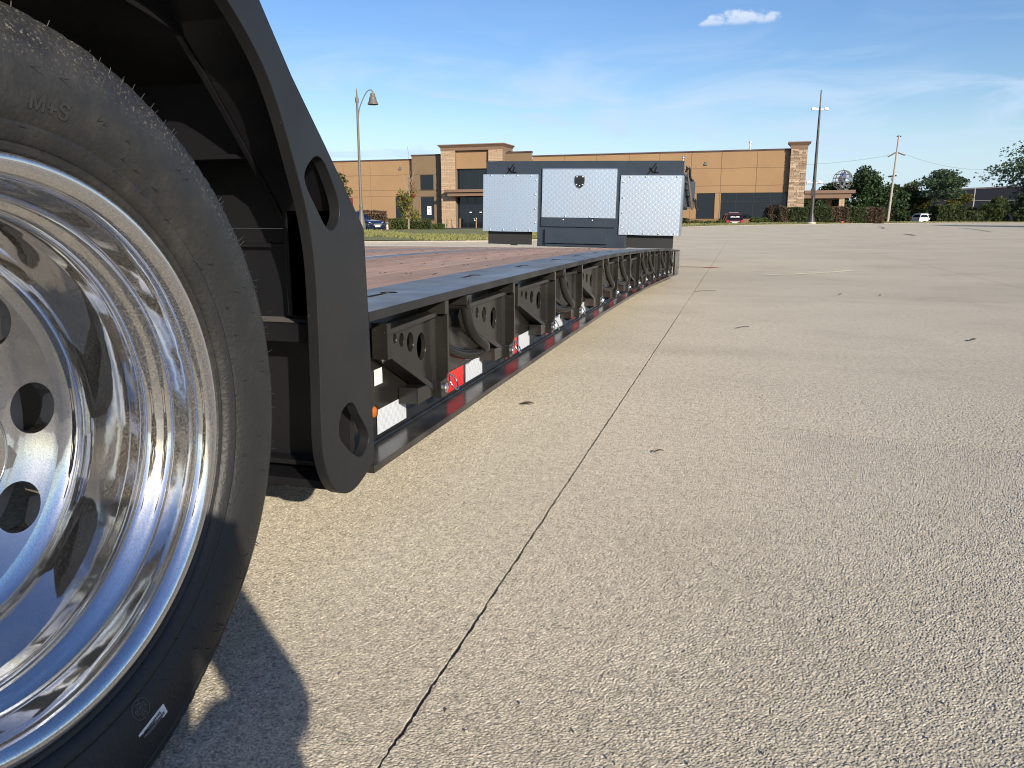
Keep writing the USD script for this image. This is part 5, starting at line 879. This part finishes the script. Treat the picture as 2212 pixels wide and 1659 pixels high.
# ------------------------------------------------------------------ the photographer, squatting behind the camera, whose shadow falls on wheel and concrete
Nn, Sd = V([.743, .669, 0]), V([.669, -.743, 0])
def Q(n, t, z): return Nn*n+Sd*t+V([0, 0, z])
def bones(chain): return m3.Manifold.batch_hull([m3.Manifold.sphere(r_, 16).translate(tuple(p_)) for p_, r_ in chain])
def body_mesh(segs, edge_=.02, it=12):
    M = segs[0]
    for s_ in segs[1:]: M = M + s_
    m_ = tm(M.refine_to_length(edge_)); m_ = trimesh.Trimesh(m_.vertices, m_.faces, process=True); trimesh.smoothing.filter_taubin(m_, iterations=it); return m_
px = thing('person', Q(-.10, .5, 0), 'person squatting in a dark shirt and jeans, holding up a phone', 'person')
shR, shL, elR, elL, haR, haL = Q(.045, .44, .80), Q(-.275, .46, .80), Q(.135, .34, .53), Q(-.30, .22, .52), Q(.075, .085, .655), Q(-.115, .08, .65)
hipR, hipL, knR, knL, anR, anL = Q(-.03, .66, .27), Q(-.21, .66, .27), Q(.075, .25, .43), Q(-.32, .26, .43), Q(.04, .52, .08), Q(-.27, .52, .08)
neck, headc = Q(-.115, .42, .90), Q(-.115, .37, 1.03)
torso = [bones([(Q(-.115, .62, .36), .14), (Q(-.115, .55, .55), .125)]), bones([(Q(-.115, .55, .55), .125), (Q(-.055, .46, .76), .09), (Q(-.175, .46, .76), .09)]), bones([(shR, .06), (neck-[0, 0, .05], .055), (shL, .06)]), bones([(neck-[0, 0, .06], .058), (neck+[0, 0, .04], .052)]),
  bones([(headc, .085), (headc+Q(0, .03, .05), .09), (headc+Q(0, -.03, -.07), .055)]), bones([(headc+Q(0, -.085, -.01), .014), (headc+Q(0, -.095, -.035), .016)]), bones([(headc+Q(.09, .01, -.01), .018), (headc+Q(.092, .015, .03), .018)]), bones([(headc+Q(-.09, .01, -.01), .018), (headc+Q(-.092, .015, .03), .018)])]
arms = []
for sh_, el_, ha_, sg_ in ((shR, elR, haR, 1), (shL, elL, haL, -1)):
    arms += [bones([(sh_, .056), (el_, .042)]), bones([(el_, .042), (ha_+(el_-ha_)*.18, .027)]), bones([(ha_+(el_-ha_)*.18, .027), (ha_+Nn*sg_*.0, .024), (ha_+V([0, 0, .035]), .02)])]
    for f_ in range(4): b0 = ha_+V([0, 0, .036-.022*f_]); arms += [bones([(b0, .0105), (b0-Sd*.035, .0095)]), bones([(b0-Sd*.035, .0095), (b0-Sd*.045-Nn*sg_*(.03+.006*(1-abs(f_-1.5))), .0085)])]
    arms += [bones([(ha_+V([0, 0, .03]), .012), (ha_+V([0, 0, .055])-Nn*sg_*.02, .0105), (ha_+V([0, 0, .05])-Nn*sg_*.05, .009)])]
legs = []
for h_, k_, a_ in ((hipR, knR, anR), (hipL, knL, anL)): legs += [bones([(h_, .10), (k_, .066)]), bones([(k_, .064), (k_*.5+a_*.5+Sd*.03, .056), (a_, .042)]), bones([(a_+V([0, 0, -.03]), .045), (a_-Sd*.17+V([0, 0, -.045]), .034)])]
legs.append(bones([(hipR, .11), (hipL, .11), (Q(-.12, .62, .36), .13)]))
bm = obj('body', body_mesh(torso+arms+legs, .016, 10), SKIN, px, smooth=True)
def cloth(segs, grow, mat, name): 
    m_ = body_mesh(segs, .02, 10); m_.vertices = m_.vertices+m_.vertex_normals*grow; obj(name, m_, mat, bm if False else px, smooth=True)
cloth(torso[:3]+[arms[0], arms[9+3]] if len(arms) > 12 else torso[:3], .008, SHIRT, 'shirt'); cloth([l for i, l in enumerate(legs) if i in (0, 1, 3, 4, 6)], .009, JEANS, 'jeans'); cloth([legs[2], legs[5]], .006, TRIM, 'shoes')
hair = bones([(headc+Q(0, .025, .055), .094), (headc+Q(0, .055, .0), .078)]); obj('hair', tm(hair), HAIR, px, smooth=True)
for s_ in (-.033, .033): obj('eye', ball(headc+Q(s_, -.078, .0), .012, 2), WHITE, px, smooth=True)
obj('mouth', ball(headc+Q(0, -.083, -.065), .02, 2, (1, .5, .25)), pm('lips', (.35, .12, .10), .5), px, smooth=True)
ph = thing('smartphone', CAM+RIGHT*.045-FWD*.02, 'black smartphone held sideways by the squatting person', 'phone')
pc = CAM+RIGHT*.05-UP*.022-FWD*.016
obj('case', hexa([pc+RIGHT*x+UP*y+FWD*z for x in (-.073, .073) for y in (-.035, .035) for z in (-.004, .004)]), TRIM, ph); obj('screen', hexa([pc+RIGHT*x+UP*y-FWD*z for x in (-.070, .070) for y in (-.032, .032) for z in (.0042, .0048)]), GLASS, ph)
